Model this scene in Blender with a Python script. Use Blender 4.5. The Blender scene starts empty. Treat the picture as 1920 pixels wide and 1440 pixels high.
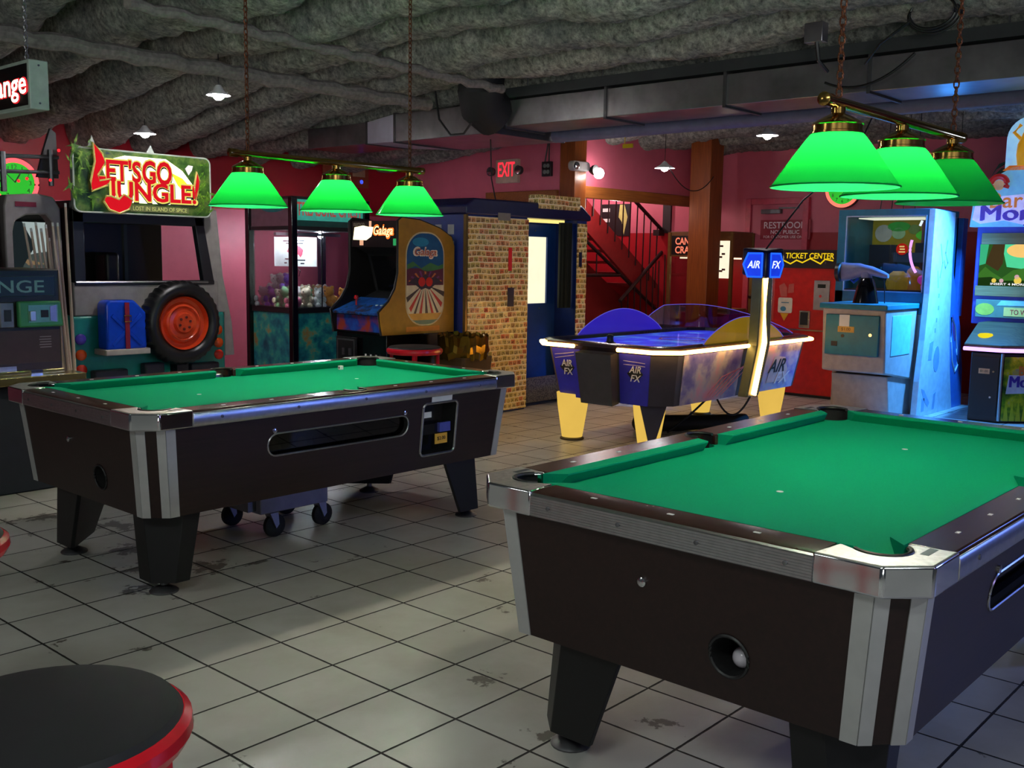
import bpy, bmesh, math, random
from mathutils import Vector, Matrix, noise
random.seed(7)
C = bpy.context.scene.collection
PI = math.pi
V = Vector

# ------------------------------------------------------------------ materials
def lin(c):
    return c / 12.92 if c <= .04045 else ((c + .055) / 1.055) ** 2.4
def rgb(r, g, b):
    return (lin(r / 255), lin(g / 255), lin(b / 255), 1)
class NT:
    def __init__(s, name):
        s.m = bpy.data.materials.new(name); s.m.use_nodes = True
        s.t = s.m.node_tree; s.t.nodes.clear()
        s.out = s.n('ShaderNodeOutputMaterial')
    def n(s, typ, **k):
        x = s.t.nodes.new(typ)
        for a, v in k.items(): setattr(x, a, v)
        return x
    def l(s, a, b): s.t.links.new(a, b)
    def math(s, op, a, b=None, c=None):
        x = s.n('ShaderNodeMath', operation=op)
        for i, v in enumerate((a, b, c)):
            if v is None: continue
            if isinstance(v, (int, float)): x.inputs[i].default_value = v
            else: s.l(v, x.inputs[i])
        return x.outputs[0]
    def mix(s, f, a, b):
        x = s.n('ShaderNodeMix', data_type='RGBA')
        if isinstance(f, (int, float)): x.inputs[0].default_value = f
        else: s.l(f, x.inputs[0])
        for i, v in ((6, a), (7, b)):
            if isinstance(v, tuple): x.inputs[i].default_value = v
            else: s.l(v, x.inputs[i])
        return x.outputs[2]
    def noise(s, vec, scale, detail=3, rough=.55):
        x = s.n('ShaderNodeTexNoise'); x.inputs['Scale'].default_value = scale
        x.inputs['Detail'].default_value = detail; x.inputs['Roughness'].default_value = rough
        s.l(vec, x.inputs['Vector']); return x
    def ramp(s, f, stops):
        x = s.n('ShaderNodeValToRGB'); e = x.color_ramp.elements
        while len(e) < len(stops): e.new(.5)
        for i, (p, c) in enumerate(stops):
            e[i].position = p; e[i].color = c if isinstance(c, tuple) else (c, c, c, 1)
        s.l(f, x.inputs[0]); return x.outputs[0]
    def obj(s): return s.n('ShaderNodeTexCoord').outputs['Object']
    def pos(s): return s.n('ShaderNodeNewGeometry').outputs['Position']
    def pbsdf(s, rough=.5, metal=0, spec=.5):
        b = s.n('ShaderNodeBsdfPrincipled')
        b.inputs['Roughness'].default_value = rough; b.inputs['Metallic'].default_value = metal
        b.inputs['Specular IOR Level'].default_value = spec
        s.l(b.outputs[0], s.out.inputs[0]); return b
    def bump(s, h, strength, dist, b):
        x = s.n('ShaderNodeBump'); x.inputs['Strength'].default_value = strength; x.inputs['Distance'].default_value = dist
        s.l(h, x.inputs['Height']); s.l(x.outputs[0], b.inputs['Normal'])
MATS = {}
def M(name, col, rough=.5, metal=0, var=.12, scale=14, spec=.5, bump=0, emit=0):
    """plain surface with a slight procedural mottle"""
    if name in MATS: return MATS[name]
    t = NT(name); b = t.pbsdf(rough, metal, spec)
    c = rgb(*col)
    nz = t.noise(t.obj(), scale)
    lo = tuple(x * (1 - var) for x in c[:3]) + (1,); hi = tuple(min(1, x * (1 + var)) for x in c[:3]) + (1,)
    co = t.ramp(nz.outputs[0], [(.3, lo), (.7, hi)])
    t.l(co, b.inputs['Base Color'])
    if bump: t.bump(nz.outputs[0], bump, .004, b)
    if emit:
        t.l(co, b.inputs['Emission Color']); b.inputs['Emission Strength'].default_value = emit
    MATS[name] = t.m; return t.m
def GLOW(name, col, strength):
    """something that gives off light"""
    if name in MATS: return MATS[name]
    t = NT(name); e = t.n('ShaderNodeEmission'); e.inputs[0].default_value = rgb(*col)
    nz = t.noise(t.obj(), 6)
    t.l(t.math('MULTIPLY_ADD', nz.outputs[0], .2 * strength, .9 * strength), e.inputs[1])
    t.l(e.outputs[0], t.out.inputs[0]); MATS[name] = t.m; return t.m
def GLASS(name, tint=(235, 240, 240), refl=.08, rough=.02):
    if name in MATS: return MATS[name]
    t = NT(name); tr = t.n('ShaderNodeBsdfTransparent'); tr.inputs[0].default_value = rgb(*tint)
    g = t.n('ShaderNodeBsdfGlossy'); g.inputs['Roughness'].default_value = rough
    mx = t.n('ShaderNodeMixShader'); lw = t.n('ShaderNodeLayerWeight'); lw.inputs[0].default_value = .25
    t.l(t.math('MULTIPLY_ADD', lw.outputs['Fresnel'], .5, refl), mx.inputs[0])
    t.l(tr.outputs[0], mx.inputs[1]); t.l(g.outputs[0], mx.inputs[2]); t.l(mx.outputs[0], t.out.inputs[0])
    MATS[name] = t.m; return t.m

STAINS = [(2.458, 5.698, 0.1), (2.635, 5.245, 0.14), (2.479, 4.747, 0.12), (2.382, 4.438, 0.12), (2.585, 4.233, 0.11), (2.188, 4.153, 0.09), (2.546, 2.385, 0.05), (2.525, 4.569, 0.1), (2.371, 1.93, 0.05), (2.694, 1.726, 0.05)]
def floor_mat():
    t = NT('floor_tile'); b = t.pbsdf(.3, 0, .45)
    p = t.n('ShaderNodeSeparateXYZ'); pv = t.pos(); t.l(pv, p.inputs[0])
    S = .3179
    gx = t.math('DIVIDE', t.math('SUBTRACT', p.outputs[0], 1.9339), S)
    gy = t.math('DIVIDE', t.math('SUBTRACT', p.outputs[1], 3.8170), S)
    def edge(g):
        f = t.math('FRACT', g); return t.math('MINIMUM', f, t.math('SUBTRACT', 1, f))
    d = t.math('MINIMUM', edge(gx), edge(gy))
    wob = t.noise(pv, 30, 2)
    d2 = t.math('ADD', d, t.math('MULTIPLY_ADD', wob.outputs[0], .008, -.004))
    grout = t.math('LESS_THAN', d2, .0145)
    comb = t.n('ShaderNodeCombineXYZ'); t.l(t.math('FLOOR', gx), comb.inputs[0]); t.l(t.math('FLOOR', gy), comb.inputs[1])
    wn = t.n('ShaderNodeTexWhiteNoise'); t.l(comb.outputs[0], wn.inputs[0])
    base = t.mix(wn.outputs[0], rgb(184, 183, 176), rgb(200, 199, 192))
    n1 = t.noise(pv, 2.2, 6, .6)
    base = t.mix(t.ramp(n1.outputs[0], [(.42, 0.), (.72, .55)]), base, rgb(150, 146, 132))
    # worn dark patches, thicker along the joints
    n2 = t.noise(pv, 5.5, 7, .68)
    n3 = t.noise(pv, 1.1, 2)
    near = t.math('MULTIPLY', t.math('LESS_THAN', d, .1), .045)
    st = t.math('ADD', t.math('ADD', n2.outputs[0], near), t.math('MULTIPLY_ADD', n3.outputs[0], .30, -.15))
    mask = t.ramp(st, [(.675, 0.), (.705, 1.)])
    base = t.mix(t.math('MULTIPLY', mask, .88), base, rgb(70, 60, 50))
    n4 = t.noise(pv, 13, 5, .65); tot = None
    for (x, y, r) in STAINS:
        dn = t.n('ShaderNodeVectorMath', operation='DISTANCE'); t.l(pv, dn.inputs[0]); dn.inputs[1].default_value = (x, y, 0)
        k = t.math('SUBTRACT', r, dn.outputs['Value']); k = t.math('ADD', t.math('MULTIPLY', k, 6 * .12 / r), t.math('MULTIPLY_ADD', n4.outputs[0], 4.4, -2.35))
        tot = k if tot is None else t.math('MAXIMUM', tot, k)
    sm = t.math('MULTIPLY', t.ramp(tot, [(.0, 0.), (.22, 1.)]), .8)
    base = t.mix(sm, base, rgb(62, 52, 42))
    col = t.mix(grout, base, rgb(36, 33, 30))
    t.l(col, b.inputs['Base Color'])
    t.l(t.math('ADD', t.math('MULTIPLY_ADD', n1.outputs[0], .25, .2), t.math('MULTIPLY', grout, .4)), b.inputs['Roughness'])
    h = t.ramp(d2, [(.0, 0.), (.016, 1.)])
    t.bump(h, .6, .003, b); return t.m
def ceiling_mat():
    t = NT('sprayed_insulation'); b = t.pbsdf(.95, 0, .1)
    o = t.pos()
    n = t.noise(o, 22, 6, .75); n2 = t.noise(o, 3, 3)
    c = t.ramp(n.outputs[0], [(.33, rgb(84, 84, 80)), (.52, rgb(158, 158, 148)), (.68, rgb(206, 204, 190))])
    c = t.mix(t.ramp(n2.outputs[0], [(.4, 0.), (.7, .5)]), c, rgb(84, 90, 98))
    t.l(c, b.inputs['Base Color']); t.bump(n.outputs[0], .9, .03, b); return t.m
def felt_mat():
    t = NT('green_felt'); b = t.pbsdf(.95, 0, .1)
    o = t.obj(); n = t.noise(o, 260, 2); n2 = t.noise(o, 3, 4)
    c = t.mix(n.outputs[0], rgb(0, 138, 98), rgb(4, 162, 118))
    c = t.mix(t.ramp(n2.outputs[0], [(.4, 0.), (.75, .35)]), c, rgb(6, 150, 112))
    t.l(c, b.inputs['Base Color'])
    t.bump(n.outputs[0], .2, .001, b); return t.m
def laminate_mat(name, a, c2, rough=.4, axis=0):
    t = NT(name); b = t.pbsdf(rough, 0, .4)
    o = t.obj(); mp = t.n('ShaderNodeMapping'); sc = [60, 60, 60]; sc[axis] = 3
    mp.inputs['Scale'].default_value = sc; t.l(o, mp.inputs[0])
    n = t.noise(mp.outputs[0], 1, 5, .6)
    t.l(t.mix(t.ramp(n.outputs[0], [(.3, 0.), (.7, 1.)]), rgb(*a), rgb(*c2)), b.inputs['Base Color'])
    t.bump(n.outputs[0], .08, .001, b); return t.m
def wall_mat(name, up, low=None, split=1.86, soft=.004):
    t = NT(name); b = t.pbsdf(.42, 0, .4); o = t.pos()
    n = t.noise(o, 5, 4); n2 = t.noise(o, 60, 2)
    def mot(c): 
        c = rgb(*c); return t.mix(n.outputs[0], tuple(x * .86 for x in c[:3]) + (1,), tuple(min(1, x * 1.1) for x in c[:3]) + (1,))
    c = mot(up)
    if low:
        s = t.n('ShaderNodeSeparateXYZ'); t.l(o, s.inputs[0])
        c = t.mix(t.math('GREATER_THAN', s.outputs[2], split), mot(low), c)
    t.l(c, b.inputs['Base Color']); t.bump(n2.outputs[0], .15, .003, b); return t.m
def cards_mat():
    """glossy little photo prints stuck side by side; object coords, x = along, z = up"""
    t = NT('photo_prints'); b = t.pbsdf(.22, 0, .6)
    s = t.n('ShaderNodeSeparateXYZ'); t.l(t.obj(), s.inputs[0])
    wob = t.noise(t.obj(), 3, 2)
    z = t.math('DIVIDE', t.math('MULTIPLY_ADD', wob.outputs[0], .03, s.outputs[2]), .052)
    a = t.math('DIVIDE', t.math('ADD', s.outputs[0], s.outputs[1]), .062)
    row = t.math('FLOOR', z)
    a = t.math('ADD', a, t.math('MULTIPLY', t.math('FRACT', t.math('MULTIPLY', row, .37)), 1))
    fx = t.math('FRACT', a); fz = t.math('FRACT', z)
    cb = t.n('ShaderNodeCombineXYZ'); t.l(t.math('FLOOR', a), cb.inputs[0]); t.l(row, cb.inputs[1])
    wn = t.n('ShaderNodeTexWhiteNoise'); t.l(cb.outputs[0], wn.inputs[0])
    base = t.ramp(wn.outputs[0], [(0, rgb(214, 172, 92)), (.2, rgb(236, 206, 124)), (.4, rgb(186, 168, 86)), (.55, rgb(226, 140, 86)), (.7, rgb(244, 220, 150)), (.85, rgb(176, 150, 90)), (1, rgb(232, 116, 72))])
    n = t.noise(t.obj(), 60, 2)
    dx = t.math('ABSOLUTE', t.math('SUBTRACT', fx, .5)); 
    fig = t.math('MULTIPLY', t.math('LESS_THAN', dx, .36), t.math('LESS_THAN', fz, .55))
    col = t.mix(t.math('MULTIPLY', fig, t.ramp(n.outputs[0], [(.42, 0.), (.54, .75)])), base, rgb(70, 50, 34))
    edge = t.math('MAXIMUM', t.math('GREATER_THAN', fz, .80), t.math('GREATER_THAN', dx, .46))
    col = t.mix(edge, col, rgb(246, 230, 180))
    t.l(col, b.inputs['Base Color'])
    # every print sits at its own slight tilt
    nm = t.n('ShaderNodeVectorMath', operation='MULTIPLY_ADD'); t.l(wn.outputs[1], nm.inputs[0])
    nm.inputs[1].default_value = (.2, .2, .2)
    g = t.n('ShaderNodeNewGeometry'); sub = t.n('ShaderNodeVectorMath', operation='SUBTRACT')
    t.l(g.outputs['Normal'], sub.inputs[0]); sub.inputs[1].default_value = (.1, .1, .1)
    t.l(sub.outputs[0], nm.inputs[2]); nn = t.n('ShaderNodeVectorMath', operation='NORMALIZE'); t.l(nm.outputs[0], nn.inputs[0])
    t.l(nn.outputs[0], b.inputs['Normal']); return t.m
def shade_mat():
    t = NT('green_glass_shade')
    d = t.n('ShaderNodeBsdfDiffuse'); d.inputs[0].default_value = (.006, .17, .045, 1)
    tr = t.n('ShaderNodeBsdfTranslucent'); tr.inputs[0].default_value = (.0008, .066, .0055, 1)
    g = t.n('ShaderNodeBsdfGlossy'); g.inputs['Roughness'].default_value = .12; g.inputs[0].default_value = (1, 1, 1, 1)
    a = t.n('ShaderNodeAddShader'); t.l(d.outputs[0], a.inputs[0]); t.l(tr.outputs[0], a.inputs[1])
    nz = t.noise(t.obj(), 4); lw = t.n('ShaderNodeLayerWeight'); lw.inputs[0].default_value = .3
    mx = t.n('ShaderNodeMixShader'); t.l(t.math('MULTIPLY', lw.outputs['Fresnel'], t.math('MULTIPLY_ADD', nz.outputs[0], .05, .10)), mx.inputs[0])
    t.l(a.outputs[0], mx.inputs[1]); t.l(g.outputs[0], mx.inputs[2]); t.l(mx.outputs[0], t.out.inputs[0]); return t.m
def blotch_mat(name, stops, scale=4, rough=.35, emit=0, detail=4):
    """printed artwork: soft clouds of several inks"""
    t = NT(name); b = t.pbsdf(rough, 0, .4)
    n = t.noise(t.obj(), scale, detail, .6)
    c = t.ramp(n.outputs[0], [(p, rgb(*k)) for p, k in stops]); t.l(c, b.inputs['Base Color'])
    if emit: t.l(c, b.inputs['Emission Color']); b.inputs['Emission Strength'].default_value = emit
    return t.m

def ACRYLIC(name, tint, glow, alpha, emit, rough=.1, metal=0):
    t = NT(name); b = t.pbsdf(rough, metal, .6); b.inputs['Base Color'].default_value = rgb(*tint)
    b.inputs['Emission Color'].default_value = rgb(*glow); b.inputs['Emission Strength'].default_value = emit
    nz = t.noise(t.obj(), 5); t.l(t.math('MULTIPLY_ADD', nz.outputs[0], .1, alpha - .05), b.inputs['Alpha']); return t.m
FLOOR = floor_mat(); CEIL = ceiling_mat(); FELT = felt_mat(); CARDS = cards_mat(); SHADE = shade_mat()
LAM = laminate_mat('dark_walnut_laminate', (30, 17, 16), (42, 25, 23), .42)
RAILW = laminate_mat('dark_rosewood_rail', (44, 26, 22), (66, 40, 34), .22)
WOODP = laminate_mat('stained_timber', (120, 58, 22), (160, 84, 34), .35, 2)
WOODB = laminate_mat('stained_beam_timber', (130, 70, 30), (170, 100, 46), .35, 0)
CUEW = laminate_mat('pale_maple', (196, 170, 150), (222, 196, 176), .3, 2)
PINK = wall_mat('pink_paint', (214, 106, 126))
PINKRED = wall_mat('pink_over_red_paint', (214, 106, 126), (168, 24, 34), 1.86)
REDLIT = wall_mat('pink_paint_red_lit_top', (176, 26, 40), (214, 106, 126), 1.98)  # pink wall; the red upper band paints in dim red neon light
REDP = wall_mat('dull_red_paint', (150, 46, 44))
CHROME = M('polished_chrome', (215, 215, 220), .16, 1, .04)
ALU = M('brushed_aluminium', (186, 186, 190), .32, 1, .08, 40)
PALEALU = M('pale_satin_strip', (176, 176, 176), .45, .25, .06)
STEEL = M('dull_steel', (120, 120, 124), .45, .9, .15)
GALV = M('galvanised_sheet', (140, 136, 138), .28, .8, .25, 5)
GALVL = M('bright_galvanised_sheet', (205, 205, 222), .5, .3, .1, 5)
BLACK = M('black_plastic', (22, 22, 24), .45)
BLACKM = M('matt_black', (14, 14, 15), .8)
BLKGL = M('gloss_black', (10, 10, 12), .15)
DARKG = M('charcoal_plastic', (46, 44, 46), .6)
BRASS = M('polished_brass', (190, 150, 80), .16, 1, .05)
RUST = M('rusty_chain', (104, 62, 40), .6, .7, .3)
WHITE = M('white_paper', (226, 226, 222), .6, 0, .03)
YELST = M('yellow_sticker', (236, 176, 60), .6, 0, .05)
REDG = M('red_enamel', (200, 14, 34), .25)
GLS = GLASS('clear_glass')

# ------------------------------------------------------------------ mesh helpers
class MB:
    def __init__(s): s.v = []; s.f = []; s.m = []
    def add(s, vs, fs, mi=0):
        o = len(s.v); s.v += [tuple(x) for x in vs]
        for f in fs: s.f.append([i + o for i in f]); s.m.append(mi)
        return s
    def box(s, x0, x1, y0, y1, z0, z1, mi=0):
        return s.add([(x0, y0, z0), (x1, y0, z0), (x1, y1, z0), (x0, y1, z0), (x0, y0, z1), (x1, y0, z1), (x1, y1, z1), (x0, y1, z1)],
                     [(0, 3, 2, 1), (4, 5, 6, 7), (0, 1, 5, 4), (1, 2, 6, 5), (2, 3, 7, 6), (3, 0, 4, 7)], mi)
    def prism(s, pts, off, mi=0):
        n = len(pts); off = V(off); a = [V(p) for p in pts]; b = [p + off for p in a]
        return s.add(a + b, [list(range(n))[::-1], list(range(n, 2 * n))] + [(i, (i + 1) % n, n + (i + 1) % n, n + i) for i in range(n)], mi)
    def loft(s, rings, cap=True, mi=0, closed=True):
        n = len(rings[0]); vs = [p for r in rings for p in r]; fs = []
        for k in range(len(rings) - 1):
            for i in range(n if closed else n - 1):
                j = (i + 1) % n; fs.append((k * n + i, k * n + j, (k + 1) * n + j, (k + 1) * n + i))
        if cap: fs += [list(range(n))[::-1], list(range((len(rings) - 1) * n, len(rings) * n))]
        return s.add(vs, fs, mi)
    def lathe(s, c, prof, n=24, mi=0, cap=True, axis='z'):
        c = V(c); rings = []
        for r, h in prof:
            ring = []
            for i in range(n):
                a = 2 * PI * i / n; x, y = r * math.cos(a), r * math.sin(a)
                ring.append(c + (V((x, y, h)) if axis == 'z' else V((h, x, y)) if axis == 'x' else V((y, h, x))))
            rings.append(ring)
        return s.loft(rings, cap, mi)
    def tube(s, path, r, n=8, mi=0, closed=False, cap=True):
        P = [V(p) for p in path]; rings = []; up = V((0, 0, 1))
        for i, p in enumerate(P):
            if closed: d = P[(i + 1) % len(P)] - P[i - 1]
            else: d = P[min(i + 1, len(P) - 1)] - P[max(i - 1, 0)]
            d.normalize(); a = d.cross(up)
            if a.length < .05: a = d.cross(V((1, 0, 0)))
            a.normalize(); b = a.cross(d); rr = r[i] if isinstance(r, (list, tuple)) else r
            rings.append([p + a * math.cos(2 * PI * k / n) * rr + b * math.sin(2 * PI * k / n) * rr for k in range(n)])
        if closed: rings.append(rings[0]); cap = False
        return s.loft(rings, cap, mi)
    def sphere(s, c, r, nu=16, nv=10, mi=0, sc=(1, 1, 1)):
        c = V(c); rings = []
        for k in range(nv + 1):
            a = -PI / 2 + PI * k / nv; rr = max(math.cos(a), .02)
            rings.append([c + V((sc[0] * r * rr * math.cos(2 * PI * i / nu), sc[1] * r * rr * math.sin(2 * PI * i / nu), sc[2] * r * math.sin(a))) for i in range(nu)])
        return s.loft(rings, True, mi)
    # on a face F
    def rect(s, F, a0, a1, b0, b1, d0, d1, mi=0):
        return s.prism([F(a0, b0, d0), F(a1, b0, d0), F(a1, b1, d0), F(a0, b1, d0)], F.N * (d1 - d0), mi)
    def poly(s, F, pts, d0, d1, mi=0): return s.prism([F(a, b, d0) for a, b in pts], F.N * (d1 - d0), mi)
    def disc(s, F, a, b, r, d0, d1, n=20, mi=0, ry=None):
        return s.poly(F, [(a + r * math.cos(2 * PI * i / n), b + (ry or r) * math.sin(2 * PI * i / n)) for i in range(n)], d0, d1, mi)
    def stroke(s, F, pts, w, d0, d1, mi=0):
        for (a, b), (c, e) in zip(pts, pts[1:]):
            t = V((c - a, e - b)); L = t.length; t /= L; n = V((-t.y, t.x)) * w / 2; e_ = t * w * .25
            s.poly(F, [(a + n.x - e_.x, b + n.y - e_.y), (a - n.x - e_.x, b - n.y - e_.y), (c - n.x + e_.x, e - n.y + e_.y), (c + n.x + e_.x, e + n.y + e_.y)], d0, d1, mi)
        return s
    def build(s, name, mats, parent=None, bevel=0, smooth=True, seg=2, angle=35):
        me = bpy.data.meshes.new(name)
        o_ = V(parent['_w']) if parent is not None else V((0, 0, 0))
        me.from_pydata([V(p) - o_ for p in s.v], [], s.f)
        for m in (mats if isinstance(mats, (list, tuple)) else [mats]): me.materials.append(m)
        for p, mi in zip(me.polygons, s.m): p.material_index = mi
        bm = bmesh.new(); bm.from_mesh(me); bmesh.ops.recalc_face_normals(bm, faces=bm.faces); bm.to_mesh(me); bm.free()
        if smooth: me.shade_smooth(); me.set_sharp_from_angle(angle=math.radians(angle))
        ob = bpy.data.objects.new(name, me); C.objects.link(ob)
        ob['_w'] = tuple(o_)
        if parent is not None: ob.parent = parent
        if bevel:
            b = ob.modifiers.new('bevel', 'BEVEL'); b.width = bevel; b.segments = seg; b.limit_method = 'ANGLE'; b.angle_limit = math.radians(40)
        return ob
class Face:
    def __init__(s, O, R, N): s.O = V(O); s.R = V(R); s.N = V(N); s.U = V((0, 0, 1))
    def __call__(s, a, b, d=0): return s.O + s.R * a + s.U * b + s.N * d
    def tilt(s, deg):
        """lean the face back about its horizontal axis"""
        f = Face(s.O, s.R, s.N); q = Matrix.Rotation(math.radians(deg), 3, s.R); f.U = q @ s.U; f.N = q @ s.N; return f
def FV(u, v, z): return Face((u, v, z), (1, 0, 0), (0, -1, 0))      # looks towards -v
def FU(u, v, z): return Face((u, v, z), (0, -1, 0), (-1, 0, 0))     # looks towards -u
def AX(pt, R, N): return Face(pt, R, N)

def tag(o, label, cat, group=None):
    o['label'] = label; o['category'] = cat
    if group: o['group'] = group
    return o
def thing(name, label, cat, loc, group=None):
    o = bpy.data.objects.new(name, None); C.objects.link(o); o.location = loc; o['_w'] = tuple(loc); o.empty_display_size = .1
    return tag(o, label, cat, group)
def struct(o): o['kind'] = 'structure'; return o
def text(s, F, a, b, mat, parent, w=None, h=None, d=.002, ext=.0015, off=0., shear=0., name='lettering', sp=1.0, center=True, ln=1.0):
    cu = bpy.data.curves.new('t', 'FONT'); cu.body = s; cu.offset = off; cu.shear = shear; cu.space_character = sp; cu.space_line = ln
    cu.align_x = 'CENTER'; cu.resolution_u = 3
    to = bpy.data.objects.new('t', cu); C.objects.link(to)
    dg = bpy.context.evaluated_depsgraph_get(); me = bpy.data.meshes.new_from_object(to.evaluated_get(dg))
    bpy.data.objects.remove(to); bpy.data.curves.remove(cu)
    xs = [v.co.x for v in me.vertices]; ys = [v.co.y for v in me.vertices]
    x0, x1, y0, y1 = min(xs), max(xs), min(ys), max(ys)
    sx = w / (x1 - x0) if w else h / (y1 - y0); sy = h / (y1 - y0) if h else sx
    cx, cy = (x0 + x1) / 2, (y0 + y1) / 2
    vs = [((v.co.x - cx) * sx + a, (v.co.y - cy) * sy + b) for v in me.vertices]
    fs = [list(p.vertices) for p in me.polygons]; bpy.data.meshes.remove(me)
    # thin solid letters
    bm = bmesh.new(); bv = [bm.verts.new(F(x, y, d)) for x, y in vs]
    for f in fs:
        try: bm.faces.new([bv[i] for i in f])
        except ValueError: pass
    r = bmesh.ops.extrude_face_region(bm, geom=bm.faces[:])
    bmesh.ops.translate(bm, verts=[g for g in r['geom'] if isinstance(g, bmesh.types.BMVert)], vec=F.N * ext)
    bm.verts.index_update()
    mb = MB(); mb.add([v.co.copy() for v in bm.verts], [[v.index for v in f.verts] for f in bm.faces]); bm.free()
    return mb.build(name, mat, parent, smooth=False)
def copy_tree(o, parent=None):
    c = o.copy(); C.objects.link(c); c.parent = parent
    for ch in list(o.children): copy_tree(ch, c)
    return c
def arc(cx, cy, r, a0, a1, n):
    return [(cx + r * math.cos(math.radians(a0 + (a1 - a0) * i / n)), cy + r * math.sin(math.radians(a0 + (a1 - a0) * i / n))) for i in range(n + 1)]
def rrect(x0, x1, y0, y1, r, n=5):
    return arc(x1 - r, y0 + r, r, -90, 0, n) + arc(x1 - r, y1 - r, r, 0, 90, n) + arc(x0 + r, y1 - r, r, 90, 180, n) + arc(x0 + r, y0 + r, r, 180, 270, n)
def chain(name, p0, p1, parent, mat, link=.034, r=.0035):
    p0, p1 = V(p0), V(p1); L = (p1 - p0).length; n = max(3, int(L / (link * .78))); mb = MB(); d = (p1 - p0) / n
    for i in range(n):
        c = p0 + d * (i + .5); ax = V((1, 0, 0)) if i % 2 else V((0, 1, 0))
        mb.tube([c + ax * math.cos(2 * PI * k / 10) * link * .28 + V((0, 0, 1)) * math.sin(2 * PI * k / 10) * link * .5 for k in range(10)], r, 5, closed=True)
    return mb.build(name, mat, parent)
def sag(p0, p1, drop, n=14):
    p0, p1 = V(p0), V(p1)
    return [p0.lerp(p1, i / n) - V((0, 0, drop * 4 * (i / n) * (1 - i / n))) for i in range(n + 1)]

# ------------------------------------------------------------------ the room
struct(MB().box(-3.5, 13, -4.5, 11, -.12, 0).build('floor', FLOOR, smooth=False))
def make_ceiling():
    x0, x1, y0, y1, st = -1.0, 13.0, -4.0, 11.0, .04
    nx, ny = int((x1 - x0) / st), int((y1 - y0) / st); mb = MB(); vs = []
    for i in range(nx + 1):
        for j in range(ny + 1):
            x, y = x0 + i * st, y0 + j * st
            w = noise.noise(V((x * .5, y * .45, 3))) * .07 + noise.noise(V((x * 1.6, y * 2.2, 5))) * .05 + noise.noise(V((x * 7, y * 7, 2))) * .022
            ph = ((x + w) / .66) % 1.0
            lump = noise.fractal(V((x * 1.1, y * .9, 1)), 1.0, 2.0, 2)
            q_ = abs(ph - .5) / (.34 + .05 * noise.noise(V((x * .9, y * 1.4, 11))))
            rib = max(0, 1 - q_ ** 5) if q_ < 1 else 0
            z = 3.36 - rib * (.44 + .05 * lump) - .02 * lump
            z -= min(max((y - 6.8) / 3.4, 0), 1) * (.42 if x < 8.5 else .42 - min((x - 8.5) / 3, 1) * .22)
            z += .016 * noise.fractal(V((x * 6, y * 6, 7)), 1.0, 2.0, 3) + .014 * noise.noise(V((x * 15, y * 15, 0)))
            vs.append((x, y, z))
    fs = [(i * (ny + 1) + j, i * (ny + 1) + j + 1, (i + 1) * (ny + 1) + j + 1, (i + 1) * (ny + 1) + j) for i in range(nx) for j in range(ny)]
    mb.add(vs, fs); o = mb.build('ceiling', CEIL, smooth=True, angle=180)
    return struct(o)
make_ceiling()
struct(MB().box(-3, 9.33, 10.2, 10.35, 0, 3.4).build('wall_back', REDLIT, smooth=False))
struct(MB().box(9.33, 9.45, 7.62, 10.2, 0, 3.3).build('wall_exit', PINK, smooth=False))
struct(MB().box(9.55, 12.3, 7.5, 7.62, 2.28, 3.3).build('wall_upper', PINK, smooth=False))
struct(MB().box(12.3, 12.45, -4.5, 9.75, 0, 3.4).build('wall_restroom', PINKRED, smooth=False))
struct(MB().box(9.45, 12.3, 9.6, 9.75, 0, 3.3).build('wall_stairwell', PINK, smooth=False))
struct(MB().box(9.55, 12.0, 7.455, 7.50, 2.19, 2.33).build('trim_beam', WOODB, bevel=.006))
struct(MB().box(9.28, 9.33, 7.62, 8.75, 2.13, 2.27).build('trim_beam_exit', WOODB, bevel=.006))
o = MB().box(9.33, 9.55, 7.40, 7.62, 0, 3.1).build('corner_post', WOODP, bevel=.008); tag(o, 'brown timber post behind the photo covered booth, under the emergency light', 'post')
o = MB().box(11.25, 11.55, 6.77, 7.07, 0, 3.15).build('timber_pillar', WOODP, bevel=.012, seg=3); tag(o, 'thick stained timber pillar between the staircase and the restroom door', 'pillar')

# restroom door
def restroom_door():
    F = FU(12.3, 6.0, 0); mb = MB()
    a0, a1 = -.80, .02
    d = MB().rect(F, a0 + .06, a1 - .03, 0, 2.22, .002, .03).build('door_1', wall_mat('door_pink', (196, 92, 112), (172, 40, 52), 1.4)); struct(d)
    fr = MB().rect(F, a0 - .02, a0 + .06, 0, 2.30, .0, .06).rect(F, a1 - .03, a1 + .05, 0, 2.30, 0, .06).rect(F, a0 + .06, a1 - .03, 2.22, 2.30, 0, .06)
    fr.build('door_frame', M('frame_pink', (200, 70, 92), .4), d, bevel=.006)
    k = MB().lathe(F(a0 + .12, 1.02, .03), [(.03, 0), (.03, -.01), (.012, -.012), (.012, -.035), (.028, -.04), (.03, -.065), (.015, -.075)], 14, axis='x'); k.build('door_knob', M('dark_bronze', (60, 40, 24), .35, .9), d)
    MB().rect(F, -.58, -.30, 2.10, 2.155, .03, .09).rect(F, -.34, -.06, 2.16, 2.18, .05, .07).build('door_closer', STEEL, d, bevel=.004)
    s = thing('restroom_sign', 'maroon restroom sign with white lettering on the pink door', 'sign', (12.262, 6.25, 1.90))
    G = FU(12.266, 6.25, 1.895); MB().rect(G, -.35, .35, -.125, .125, 0, .008).build('sign_plate', M('maroon_sign', (150, 26, 48), .5), s)
    wt = M('sign_white', (236, 220, 226), .5)
    text('RESTROOM', G, 0, .058, wt, s, w=.60, h=.085, d=.008, off=.012)
    text('NOT PUBLIC', G, 0, -.03, wt, s, w=.40, h=.05, d=.008, off=.01)
    text('FOR CUSTOMER USE ONLY', G, 0, -.092, wt, s, w=.60, h=.034, d=.008)
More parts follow.
